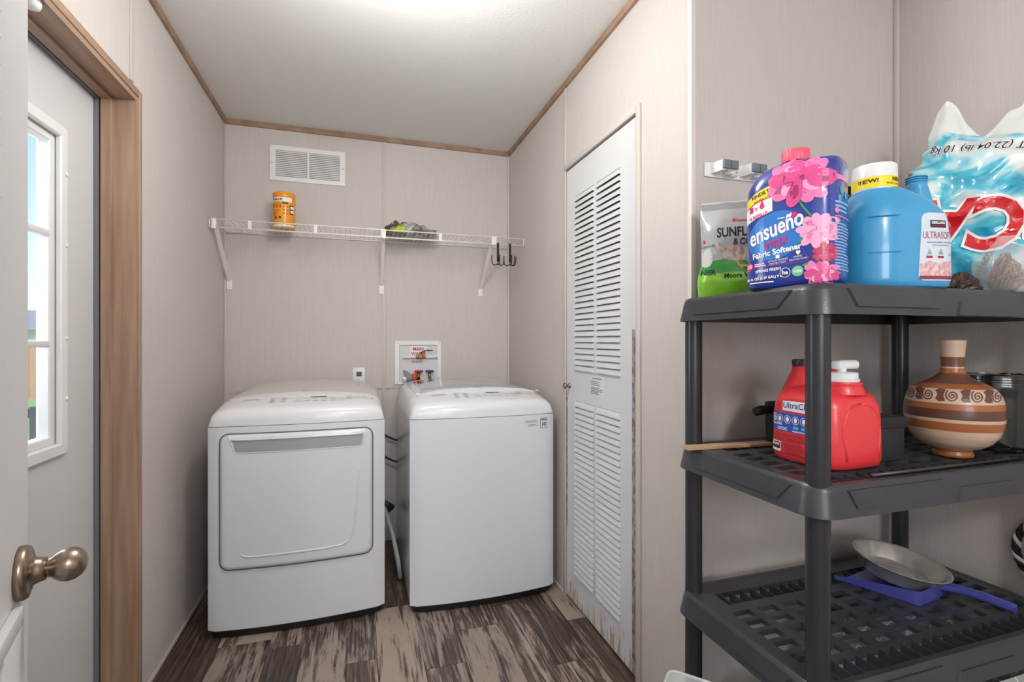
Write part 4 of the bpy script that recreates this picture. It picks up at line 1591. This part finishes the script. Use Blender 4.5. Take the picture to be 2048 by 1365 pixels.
DU_('printed_badges', poly2([(.092, .152), (.106, .150), (.106, .122), (.099, .116), (.092, .122)]) + rect2(.044, .062, .056, .067) + rect2(.066, .062, .078, .067), mat('print_crimson', (186, 42, 74), .5), uj, bv, .0012, .008)
DU_('printed_text', text2('257', .009, .099, .134, bold=.0003), PW, uj, bv, .0016, .008)
DU_('printed_marks', poly2([(.045, .070), (.055, .070), (.05, .082)]) + poly2([(.067, .070), (.077, .070), (.072, .082)]), mat('print_sage', (150, 176, 168), .5), uj, bv, .0012, .008)

# large detergent bag, upside down print
dbg = thing('detergent_bag', 'large teal and white plastic detergent bag slumped with its print upside down', 'bag', (1.590, .905, Z1), math.radians(-61))


def foca_left(f):
    return .80 + .22 * smoothstep(0, .25, f) - .22 * smoothstep(.35, .62, f) - .42 * smoothstep(.62, 1.0, f)


bm = bag_mesh(.150, .50, .060, foca_left, lambda f: .62 + .20 * smoothstep(0, .3, f) - .1 * smoothstep(.8, 1, f), lambda f: (.75 + .25 * smoothstep(0, .15, f)) * (1 - .93 * smoothstep(.55, 1.0, f)), .042, 4, 96, 90, 8.0, 0.0, False)
for v in bm.verts:        # the open top sags in the middle and rises in two ears
    f_ = v.co.z / .50
    if f_ > .80:
        e_ = (v.co.x - .035) / .045
        v.co.z += smoothstep(.80, 1, f_) * (-.060 * math.exp(-e_ * e_) + .050 * math.exp(-((v.co.x + .038) / .034) ** 2) + .012 * noise.noise(Vector((v.co.x * 45, v.co.y * 30, 3))) + .016 * noise.noise(Vector((v.co.x * 18, 0, 8))))
        v.co.y += .025 * smoothstep(.80, 1, f_) * noise.noise(Vector((v.co.x * 22, f_ * 3, 1)))


def foca_mat():
    m = mat('detergent_film', (255, 255, 255), .2, coat=.6)
    n, l = m.node_tree.nodes, m.node_tree.links
    t = n.new('ShaderNodeTexCoord')
    mp = n.new('ShaderNodeMapping')
    mp.inputs['Scale'].default_value = (9, 9, 12)
    mp.inputs['Rotation'].default_value = (0, .5, 0)
    nz = n.new('ShaderNodeTexNoise')
    nz.inputs['Scale'].default_value = 1
    nz.inputs['Detail'].default_value = 3
    nz.inputs['Distortion'].default_value = .6
    cr = n.new('ShaderNodeValToRGB')
    for i, (p, c) in enumerate(((.33, (24, 150, 186)), (.43, (86, 190, 214)), (.51, (196, 226, 230)), (.58, (226, 232, 230)))):
        el = cr.color_ramp.elements[i] if i < 2 else cr.color_ramp.elements.new(p)
        el.position = p
        el.color = lin(c)
    s = n.new('ShaderNodeSeparateXYZ')
    gt = n.new('ShaderNodeMath')
    gt.operation = 'MULTIPLY_ADD'
    gt.inputs[1].default_value = .35
    l.new(s.outputs['X'], gt.inputs[0])
    l.new(s.outputs['Z'], gt.inputs[2])
    g2 = n.new('ShaderNodeMath')
    g2.operation = 'GREATER_THAN'
    g2.inputs[1].default_value = .446
    l.new(gt.outputs[0], g2.inputs[0])
    lo = n.new('ShaderNodeMapRange')      # print gets solid teal towards the foot of the bag
    lo.inputs['From Min'].default_value = .02
    lo.inputs['From Max'].default_value = .22
    lo.inputs['To Min'].default_value = -.16
    lo.inputs['To Max'].default_value = .0
    ad = n.new('ShaderNodeMath')
    ad.operation = 'ADD'
    mx = n.new('ShaderNodeMix')
    mx.data_type = 'RGBA'
    l.new(t.outputs['Object'], mp.inputs[0])
    l.new(t.outputs['Object'], s.inputs[0])
    l.new(mp.outputs[0], nz.inputs['Vector'])
    l.new(s.outputs['Z'], lo.inputs['Value'])
    l.new(nz.outputs[0], ad.inputs[0])
    l.new(lo.outputs[0], ad.inputs[1])
    l.new(ad.outputs[0], cr.inputs[0])
    l.new(g2.outputs[0], mx.inputs['Factor'])
    l.new(cr.outputs[0], mx.inputs['A'])
    mx.inputs['B'].default_value = lin((228, 230, 228))
    l.new(mx.outputs['Result'], n['Principled BSDF'].inputs['Base Color'])
    return m


bd = bm_obj('sack', bm, foca_mat(), dbg, True)
bv = bvh_of(bd)
RED = mat('print_bag_red', (206, 22, 34), .3, coat=.5)
A = PI - .12
D_('printed_outline', text2('FOCA', .175, .112, .236, rot=A, bold=.013, sx_=.82, shear=.12), PW, dbg, bv, .0030, .006)
D_('brand_lettering', text2('FOCA', .175, .112, .236, rot=A, bold=.006, sx_=.82, shear=.12), RED, dbg, bv, .0040, .006)
D_('printed_outline', text2('NET WT (22.04 lb) 10 kg', .026, .060, .396, rot=PI - .16, bold=.0022, shear=.2), PW, dbg, bv, .0020, .005)
D_('printed_text', text2('NET WT (22.04 lb) 10 kg', .026, .060, .396, rot=PI - .16, bold=.0002, shear=.2), PK, dbg, bv, .0028, .005)
D_('printed_text', text2('PHOSPHATE FREE', .018, .020, .072, rot=PI + 1.15, bold=.0005, shear=.2), PK, dbg, bv, .0028, .005)
D_('printed_mark', stroke2([(-.128, .335), (-.118, .356)], .010) + stroke2([(-.131, .312), (-.128, .324)], .010), RED, dbg, bv, .0022, .005)

# clear bag of brown fibre, dark lump beside it
fbz = thing('fibre_bag', 'clear plastic bag of brown raffia in front of the detergent bag', 'bag', (1.492, .772, Z1))
bm = bmesh.new()
rnd = random.Random(5)
for i in range(70):
    a, b_ = rnd.uniform(0, 2 * PI), rnd.uniform(.0, 1)
    pts = []
    for k in range(7):
        f_ = k / 6
        rr_ = .044 * math.sin(PI * (f_ * .8 + .12)) * (.5 + .5 * b_)
        pts.append((rr_ * math.cos(a + f_ * 2.2 * (rnd.random() - .2)), rr_ * math.sin(a + f_ * 1.5), .004 + f_ * .095 * (.55 + .45 * rnd.random())))
    tube(bm, pts, .0016, 4)
bm_obj('raffia', bm, mat('raffia', (176, 136, 108), .6, rgb2=(120, 86, 64), vary=.2, vscale=(60, 60, 60)), fbz, True)['kind'] = 'stuff'
bm = bag_mesh(.054, .135, .050, lambda f: 1 - .55 * smoothstep(.45, 1, f), lambda f: 1 - .5 * smoothstep(.5, 1, f), lambda f: 1 - .85 * smoothstep(.5, 1, f), .010, 7, 40, 26, 16)
CLR = mat('clear_film', (250, 250, 250), .12, trans=0, alpha=.22, coat=.5)
bm_obj('film', bm, CLR, fbz, True)
crumple('dark_pouch', (1.405, .812, Z1), .040, .036, .055, mat('dark_pouch', (42, 32, 28), .4, rgb2=(70, 46, 36), vary=.2, vscale=(30, 30, 30)), 'small dark brown pouch at the foot of the detergent bag', 'pouch', 9, .35)

# black things standing behind the two bottles
pn = thing('round_pan', 'round black pan with a mesh patterned base leaning behind the bottles', 'pan', (1.378, 1.090, Z1 + .190), math.radians(-52))
bm = bmesh.new()
lathe(bm, [(.058, 0), (.061, .001), (.072, .026), (.075, .028), (.075, .031), (.071, .031), (.059, .005), (.002, .004)], 44)
o = bm_obj('dish', bm, mat('pan_black', (52, 50, 50), .4, metal=.3), pn, angle=35)
bm = bmesh.new()
for i in range(-5, 6):
    c = i * .0105
    h_ = math.sqrt(max(0, .056 ** 2 - c * c))
    for p, q in (((c, -h_), (c, h_)), ((-h_, c), (h_, c))):
        r2 = .7071
        tube(bm, [((p[0] - p[1]) * r2, (p[0] + p[1]) * r2, .0045), ((q[0] - q[1]) * r2, (q[0] + q[1]) * r2, .0045)], .0011, 5)
o2 = bm_obj('base_pattern', bm, mat('pan_ridge', (84, 82, 82), .4, metal=.3), pn)
for q in (o, o2):
    q.rotation_euler = (math.radians(84), 0, 0)
    q.location = (0, .022, .0745)
bl = thing('blender_base', 'black appliance base with silver lettering behind the softener bottles', 'appliance', (1.372, 1.072, Z1), math.radians(-52))
bm = bmesh.new()
loft(bm, [superring(a, a, b, z, 32, 3.5) for a, b, z in ((.056, .05, 0), (.058, .052, .01), (.052, .046, .125), (.047, .042, .134), (.03, .028, .136))])
bb = bm_obj('body', bm, mat('appliance_black', (24, 24, 26), .25, coat=.4), bl, True)
D_('lettering', text2('NINJA', .034, -.012, .020, rot=PI / 2, bold=.0006, shear=.2, align='LEFT', sx_=.8), mat('silver_print', (130, 130, 136), .4), bl, bvh_of(bb), .0012, .006)
bm = bmesh.new()
lathe(bm, [(.047, .1365), (.050, .139), (.050, .172), (.044, .184), (.015, .189)], 32)
bm_obj('collar', bm, mat('collar_white', (226, 224, 220), .4), bl, True)

# ---- second tier ----------------------------------------------------------
st = tag(box('wood_strip', -.13, .13, -.017, .017, 0, .007, mat('strip_wood', (182, 146, 112), .6, rgb2=(200, 166, 132), vary=.2, vscale=(6, 60, 30))), 'thin tan wooden strip lying across the corner of the middle shelf', 'strip')
st.location = (.950, 1.085, Z2)
st.rotation_euler = (0, 0, math.radians(-4))

rj_ = thing('detergent_jug', 'large red detergent jug with a white spigot on the middle shelf', 'jug', (1.062, .890, Z2), math.radians(2))
REDJ = mat('jug_red', (231, 60, 66), .33, coat=.25)
bm = bmesh.new()
pr = [(0, .080, .080), (.005, .087, .088), (.02, .090, .092), (.07, .0895, .091), (.12, .0885, .0895), (.14, .086, .0865), (.157, .080, .079), (.170, .069, .066), (.178, .052, .050), (.180, .03, .03)]
loft(bm, [superring(a, a, b, z, 72, 4.2) for z, a, b in pr])
bd = bm_obj('body', bm, REDJ, rj_, True)
bm = bmesh.new()
lathe(bm, [(.046, .165), (.044, .176), (.040, .184), (.041, .188), (.0405, .192), (.037, .193)], 36, .0, -.040)
bm_obj('spigot_neck', bm, REDJ, rj_, angle=40)
bm = bmesh.new()
loft(bm, [superring(a, a, b, z, 40, 2.6, ox, oy) for z, a, b, ox, oy in ((.13, .078, .042, 0, .042), (.155, .070, .040, 0, .046), (.175, .054, .034, 0, .052), (.195, .036, .028, 0, .057), (.210, .024, .022, 0, .060), (.226, .0195, .0195, 0, .061))])
bm_obj('pour_neck', bm, REDJ, rj_, True)
bm = bmesh.new()
tube(bm, [(0, .056, .196), (0, .036, .219), (0, .010, .227), (0, -.012, .221), (0, -.024, .205), (0, -.030, .176)], [.015, .017, .018, .019, .021, .023], 16)
bm_obj('handle', bm, REDJ, rj_, True)
bm = bmesh.new()
n = 40
loft(bm, [[((r + (.0006 if q % 2 else 0)) * math.cos(2 * PI * q / n), .061 + (r + (.0006 if q % 2 else 0)) * math.sin(2 * PI * q / n), z) for q in range(n)] for r, z in ((.0215, .223), (.0225, .224), (.0225, .237), (.021, .239))])
bm_obj('cap', bm, mat('cap_navy', (32, 32, 52), .4), rj_, angle=30)
SPW = mat('spigot_white', (232, 235, 238), .35)
bm = bmesh.new()
lathe(bm, [(.035, .193), (.0355, .195), (.0355, .199), (.0325, .200), (.0325, .212), (.030, .214), (.010, .2145)], 36, 0, -.040)
sc_ = bm_obj('spigot_collar', bm, SPW, rj_, angle=40)
bm = bmesh.new()
tube(bm, [(0, -.04, .213), (0, -.04, .228)], .010, 14)
tube(bm, [(-.010, -.04, .231), (.030, -.052, .231)], [.0105, .0105], 16)
abox(bm, -.022, -.006, -.052, -.030, .220, .240, .004)
bm_obj('spigot', bm, SPW, rj_, angle=40)
bm = bmesh.new()
tube(bm, [(.0298, -.0520, .231), (.0305, -.0522, .231)], .0075, 14)
bm_obj('spigot_bore', bm, mat('bore_blue', (150, 186, 206), .4), rj_)
bm = bmesh.new()
for s in (-1, 1):
    pts = [(s * .050, .02), (s * .052, .05), (s * .058, .075), (s * .055, .10), (s * .045, .125), (s * .028, .140), (0, .145)]
    bvj = bvh_of(bd)
    P3 = []
    for x, z in pts:
        h, nn, i, d_ = bvj.ray_cast(Vector((x, -.4, z)), Vector((0, 1, 0)))
        if h is not None: P3.append(h + Vector((0, .0008, 0)))
    tube(bm, P3, .0030, 8)
bm_obj('front_ridge', bm, REDJ, rj_, True)
bv = bvh_of(bd)
UL = (0, -1, 0)


def J_(nm, polys, m, eps=.0008, step=.01): return decal(nm, polys, m, rj_, (0, 0, 0), UL, VZ, bv, eps, step)


J_('label_red', poly2([(-.084, .015), (.070, .015), (.070, .130), (.05, .146), (-.02, .150), (-.06, .140), (-.078, .118)]), mat('label_red', (206, 40, 50), .35, coat=.4), .0006)
J_('label_blue', rect2(-.083, .070, .070, .114), mat('label_blue', (40, 74, 170), .4, coat=.3), .0009)
J_('label_white', poly2([(-.040, .120), (.052, .118), (.052, .144), (-.042, .142)]), mat('label_silver', (222, 224, 232), .4), .0009)
J_('printed_text', text2('UltraClean', .020, .004, .126, bold=.0002), mat('print_navy', (50, 60, 130), .5), .0013)
ps = []
for i in range(5):
    ps += ring2(-.048 + i * .022, .099, .0095, .0011) + circ2(-.048 + i * .022, .099, .0045, .006, 10)
J_('printed_icons', ps + text2('FIGHTS', .0065, -.070, .105, bold=.0003) + text2('TOUGH', .0065, -.070, .0985, bold=.0003) + text2('STAINS', .0065, -.070, .092, bold=.0003) + text2('INSTRUCTIONS', .0058, -.062, .084, bold=.0003) + bars2(-.055, .073, -.022, .081, 3, .4, 3) + bars2(-.012, .072, .05, .076, 2, .5, 8), PW, .0013)
J_('printed_icons', rect2(-.010, .079, .004, .085) + rect2(.012, .079, .026, .085), mat('print_cyan', (90, 180, 220), .5), .0013)
J_('small_print', bars2(-.080, .048, .06, .066, 5, .3, 5) + bars2(-.035, .020, .03, .044, 6, .3, 6), mat('print_maroon', (140, 22, 34), .5), .0012)
J_('brand_plate', rect2(-.082, .020, -.044, .044), PW, .0011)
J_('brand_plate', rect2(-.080, .026, -.046, .042), PK, .0014)
J_('brand_text', text2('KIRKLAND', .0085, -.063, .034, bold=.0004, sx_=.72), PW, .0018)
J_('brand_text', rect2(-.078, .028, -.048, .031), MATS['print_dark_red'], .0018)
# far side label edge seen past the post
D_('front_label_edge', rect2(-.089, .06, -.086, .125), MATS['label_blue'], rj_, bv, .0008, .01)

bx_ = thing('dark_box', 'black cardboard box with a lid between the red jug and the vase', 'box', (1.205, .905, Z2))
BKC = mat('black_card', (38, 38, 40), .7)
box('box_body', -.048, .048, -.065, .065, 0, .078, BKC, bx_, .002)
box('lid', -.051, .051, -.068, .068, .078, .104, BKC, bx_, .002)

vs_ = thing('clay_vase', 'painted clay vase with brown bands and spiral motifs', 'vase', (1.412, .835, Z2), math.radians(-59.5))
S_ = .001235
pf = [(42, 915), (44, 911), (40, 902), (44, 899), (58, 896), (78, 886), (93, 871), (101, 853), (104.5, 832), (103, 811), (97, 793), (86, 780), (70, 771), (54, 765), (41, 759), (32, 753), (26.5, 746), (24.5, 738), (24.5, 725), (26, 708), (28, 690), (28.5, 684), (26.5, 683), (24, 690), (20, 720)]
prof = [(r * S_ * .748, (916 - v) * S_) for r, v in pf]
# refine the profile
pp = []
for (r0, z0), (r1, z1) in zip(prof, prof[1:]):
    for k in range(3): pp.append((r0 + (r1 - r0) * k / 3, z0 + (z1 - z0) * k / 3))
pp.append(prof[-1])
bm = bmesh.new()
lathe(bm, pp, 72)
CRM, ORG, BRN, DBR = (206, 180, 158), (164, 98, 56), (112, 72, 56), (96, 62, 52)
st_ = []
for v, c in ((916, ORG), (899, CRM), (856, ORG), (840, CRM), (834, DBR), (816, ORG), (804, CRM), (777, ORG), (768, BRN), (748, ORG), (738, CRM), (735, BRN), (716, CRM)):
    st_.append(((916 - v) * S_, c))
st_.append((.27, CRM))
vb = bm_obj('body', bm, zmat('clay_glaze', st_, .32, .25, (.004, 10)), vs_, True)
bv = bvh_of(vb)
VBR = mat('vase_line_brown', (104, 66, 54), .4)
for i, cx in enumerate((-.078, -.044, .0, .044, .078)):
    k_ = (math.cos(cx / .093 * 1.3) * .45 + .55) * .78
    pts = []
    for q in range(34):
        a = q * .42 + 2.2
        r = .0165 - .0158 * (q / 34) ** .8
        pts.append((cx + r * k_ * math.cos(a), .156 + r * .92 * math.sin(a)))
    D_('painted_spiral', stroke2(pts, .0026), VBR, vs_, bv, .0008, .006)
for i, cx in enumerate((-.062, -.022, .023, .062)):
    k_ = (math.cos(cx / .093 * 1.3) * .45 + .55) * .78
    D_('painted_leaf', poly2([(cx - .012 * k_, .167), (cx - .002 * k_, .171), (cx + .013 * k_, .170), (cx + .008 * k_, .156), (cx + .012 * k_, .143), (cx - .004 * k_, .142), (cx - .011 * k_, .148), (cx - .006 * k_, .158)]), VBR, vs_, bv, .0008, .006)


rl_ = thing('bag_roll', 'glossy black roll of refuse bags behind the vase', 'roll', (1.634, .868, Z2))
bm = bmesh.new()
rings = []
for j in range(17):
    f_ = j / 16
    rg = []
    for q in range(60):
        a = 2 * PI * q / 60
        r = .082 + .0022 * noise.noise(Vector((math.cos(a) * 3, math.sin(a) * 3, f_ * 2.0))) + (.002 if j % 16 in (13, 14) else 0)
        if j == 0: r *= .97
        rg.append((r * math.cos(a), r * math.sin(a), f_ * .195 + (.003 * noise.noise(Vector((a * 3, 1, 0))) if j == 16 else 0)))
    rings.append(rg)
loft(bm, rings, True, False)
R_ = bm_obj('outer_wrap', bm, mat('black_film', (20, 21, 23), .16, coat=.8), rl_, True)
bm = bmesh.new()
lathe(bm, [(.0815, .188), (.078, .194), (.060, .193), (.022, .192), (.020, .15)], 40, cap0=False)
bm_obj('roll_end', bm, MATS['black_film'], rl_, True)
for zz in (.172, .178, .184):
    bm = bmesh.new()
    tube(bm, [(.083 * math.cos(a), .083 * math.sin(a), zz) for a in [2 * PI * q / 48 for q in range(48)]], .0014, 6, True)
    bm_obj('wrap_fold', bm, MATS['black_film'], rl_, True)
bm = bmesh.new()
tube(bm, [(-.24, 0, .004), (.24, 0, .004)], .004, 10)
rd = bm_obj('thin_rod', bm, mat('rod_dark', (70, 66, 64), .35, metal=.4), None, True)
tag(rd, 'thin dark rod lying along the front edge of the middle shelf', 'rod')
rd.location = (1.265, .755, Z2)
rd.rotation_euler = (0, 0, math.radians(.6))
sp = thing('saucepan', 'small black saucepan hidden behind the red jug with its handle showing', 'saucepan', (1.150, 1.075, Z2), math.radians(-8))
bm = bmesh.new()
lathe(bm, [(.050, 0), (.056, .004), (.058, .02), (.060, .105), (.062, .108), (.060, .110), (.056, .105), (.054, .008), (.003, .006)], 36)
bm_obj('pot', bm, mat('pan_black', (52, 50, 50), .4), sp, angle=40)
bm = bmesh.new()
tube(bm, [(-.056, 0, .09), (-.07, 0, .095), (-.09, 0, .093), (-.105, 0, .088)], [.008, .012, .013, .011], 10)
bm_obj('handle', bm, DARK, sp, True)

# ---- third tier -----------------------------------------------------------
DPB = mat('dustpan_blue', (74, 78, 158), .3, coat=.4)
du = thing('dustpan', 'blue plastic dustpan lying under the tilted steel pan', 'dustpan', (1.469, .905, Z3), math.radians(10))
bm = bmesh.new()
# tray: rear wall along x at y=0, side walls flaring to y=.15
hb, hf, hgt = .088, .122, .040
fl = [(-hb, 0, 0), (hb, 0, 0), (hf, .172, .001), (-hf, .172, .001)]
th2 = .003
b0 = [bm.verts.new(p) for p in fl]
b1 = [bm.verts.new((p[0], p[1], p[2] + th2)) for p in fl]
bm.faces.new(b0[::-1])
bm.faces.new(b1)
for i in range(4): bm.faces.new((b0[i], b0[(i + 1) % 4], b1[(i + 1) % 4], b1[i]))
tray = bm_obj('tray_floor', bm, DPB, du)


def wallstrip(pts, hs, t_, nm):
    bm = bmesh.new()
    n_ = len(pts)
    V = []
    for (x, y), h in zip(pts, hs):
        nx, ny = -x, .08 - y
        L_ = math.hypot(nx, ny)
        nx, ny = nx / L_ * t_, ny / L_ * t_
        ox_, oy_ = -nx / t_ * .006, -ny / t_ * .006
        V.append([bm.verts.new(p) for p in ((x, y, 0), (x + ox_, y + oy_, h), (x + ox_ + nx, y + oy_ + ny, h), (x + nx, y + ny, 0))])
    for a, b_ in zip(V, V[1:]):
        for i in range(4):
            bm.faces.new((a[i], a[(i + 1) % 4], b_[(i + 1) % 4], b_[i]))
    bm.faces.new(V[0])
    bm.faces.new(V[-1])
    return bm_obj(nm, bm, DPB, du, angle=40)


wallstrip([(-hf - .010, .182), (-hf, .165), (-hf + .012, .11), (-hb - .006, .03), (-hb, .006), (-hb + .008, 0), (0, -.002), (hb - .008, 0), (hb, .006), (hb + .006, .03), (hf - .012, .11), (hf, .165)],
          [.012, .014, .024, .034, .037, .038, .042, .038, .037, .034, .024, .010], .003, 'tray_wall')
bm = bmesh.new()
path = [(.022, .002, .026), (.028, -.02, .028), (.036, -.05, .030), (.045, -.085, .028), (.052, -.115, .024), (.057, -.136, .020)]
hw_ = [.020, .015, .0125, .0125, .0135, .013]
rings = []
for (x, y, z), h in zip(path, hw_):
    rings.append([(x - h, y, z), (x - h * .9, y, z + .010), (x - h * .55, y, z + .0105), (x - h * .45, y, z + .005), (x + h * .45, y, z + .005), (x + h * .55, y, z + .0105), (x + h * .9, y, z + .010), (x + h, y, z), (x + h * .6, y, z - .008), (x - h * .6, y, z - .008)])
loft(bm, rings)
bm_obj('handle', bm, DPB, du, angle=60)

mp_ = thing('metal_pan', 'worn steel ring pan resting tilted in the dustpan', 'pan', (1.456, .997, Z3 + .0185))
bm = bmesh.new()
lathe(bm, [(.040, .005), (.096, .004), (.106, .006), (.112, .012), (.136, .058), (.141, .060), (.1435, .062), (.1435, .0645), (.139, .065), (.133, .061), (.110, .015), (.103, .0085), (.056, .0075), (.052, .0085), (.048, .024), (.045, .026), (.003, .026)], 64)
pb = bm_obj('dish', bm, STEEL, mp_, angle=50)
# tip the pan towards the right of the picture
rv = Vector((math.cos(YAW), -math.sin(YAW), 0))
fv = Vector((math.sin(YAW + .65), math.cos(YAW + .65), 0))
pb.rotation_euler = Matrix.Rotation(math.radians(9.5), 3, fv).to_euler()
pb.location = (0, 0, 0)
pb.scale = (.79, .79, .79)

rp_ = thing('rope_ring', 'black and white braided rope ring hanging on the alcove wall', 'rope', (1.7435, .778, Z3))
for k in range(3):
    bm = bmesh.new()
    pts = []
    NP = 150
    for q in range(NP):
        a = 2 * PI * q / NP
        ph = 2 * PI * k / 3 + a * 13
        rr_ = .100 + .0050 * math.cos(ph)
        pts.append((.0050 * math.sin(ph), rr_ * math.cos(a), .1155 + rr_ * math.sin(a)))
    tube(bm, pts, .0054, 8, True)
    o = bm_obj('strand', bm, [PK, PW, PK][k], rp_, True)

bm = bmesh.new()
tube(bm, [(.013, 0, .2045), (-.010, 0, .2035), (-.014, 0, .212)], .0025, 8)
bm_obj('wall_hook', bm, NICKEL, rp_, True)

# ---- lowest tier and floor ------------------------------------------------
fc = thing('fabric_bin', 'grey fabric bin with white geometric lines on the lowest shelf', 'bin', (1.43, .90, Z4))
m = mat('fabric_pattern', (172, 172, 170), .85)
n, l = m.node_tree.nodes, m.node_tree.links
t = n.new('ShaderNodeTexCoord')
vo = n.new('ShaderNodeTexVoronoi')
vo.feature = 'DISTANCE_TO_EDGE'
vo.inputs['Scale'].default_value = 22
cr = n.new('ShaderNodeValToRGB')
cr.color_ramp.elements[0].position = .02
cr.color_ramp.elements[0].color = lin((226, 226, 224))
cr.color_ramp.elements[1].position = .05
cr.color_ramp.elements[1].color = lin((160, 160, 158))
l.new(t.outputs['Object'], vo.inputs['Vector'])
l.new(vo.outputs['Distance'], cr.inputs[0])
l.new(cr.outputs[0], n['Principled BSDF'].inputs['Base Color'])
bm = bmesh.new()
def R2(i, z): return [(x, y, z) for x, y in rrect(-.20 + i, .20 - i, -.165 + i, .165 - i, .02, 4)]
loft(bm, [R2(.012, 0), R2(0, .02), R2(0, .290), R2(.004, .296), R2(.008, .290), R2(.010, .03)], True, True)
bm_obj('bin_body', bm, m, fc, angle=40)
bm = bmesh.new()
tube(bm, [(-.04, -.1655, .21), (-.03, -.174, .225), (.03, -.174, .225), (.04, -.1655, .21)], .005, 8)
bm_obj('handle', bm, mat('bin_handle', (200, 200, 198), .8), fc, True)
crumple('paper_bundle', (1.43, .90, Z4 + .032), .13, .10, .20, mat('pale_paper', (176, 164, 148), .7, rgb2=(120, 110, 100), vary=.2, vscale=(20, 20, 20)), 'crumpled pale paper bundle inside the patterned fabric bin', 'paper', 21, .4)
crumple('grey_sack', (1.05, .93, Z4), .13, .13, .17, mat('grey_sack', (112, 110, 104), .8, rgb2=(84, 82, 78), vary=.2, vscale=(12, 12, 12)), 'soft grey sack on the lowest shelf beside the fabric bin', 'sack', 15, .3)

tb = thing('clear_tote', 'clear plastic tote on the floor beside the shelving unit', 'tote', (.698, .979, 0), math.radians(-48))
bm = bmesh.new()
W_, L_, H_ = .19, .30, .42
def R3(i, z): return [(x, y, z) for x, y in rrect(i, W_ - i, -L_ + i, -i, .015, 4)]
loft(bm, [R3(.02, .002), R3(.004, H_ - .02), R3(-.006, H_ - .018), R3(-.006, H_), R3(.0, H_), R3(.006, H_ - .02), R3(.022, .005)], True, True)
bm_obj('tub', bm, mat('clear_tub', (236, 238, 238), .12, alpha=.30, coat=.4), tb, angle=40)
bm = bmesh.new()
tube(bm, [(x, y, H_ + .001) for x, y in rrect(-.005, W_ + .005, -L_ - .005, .005, .018, 5)], .0035, 8, True)
bm_obj('rim', bm, mat('clear_rim', (206, 208, 206), .2, alpha=.75), tb, True)
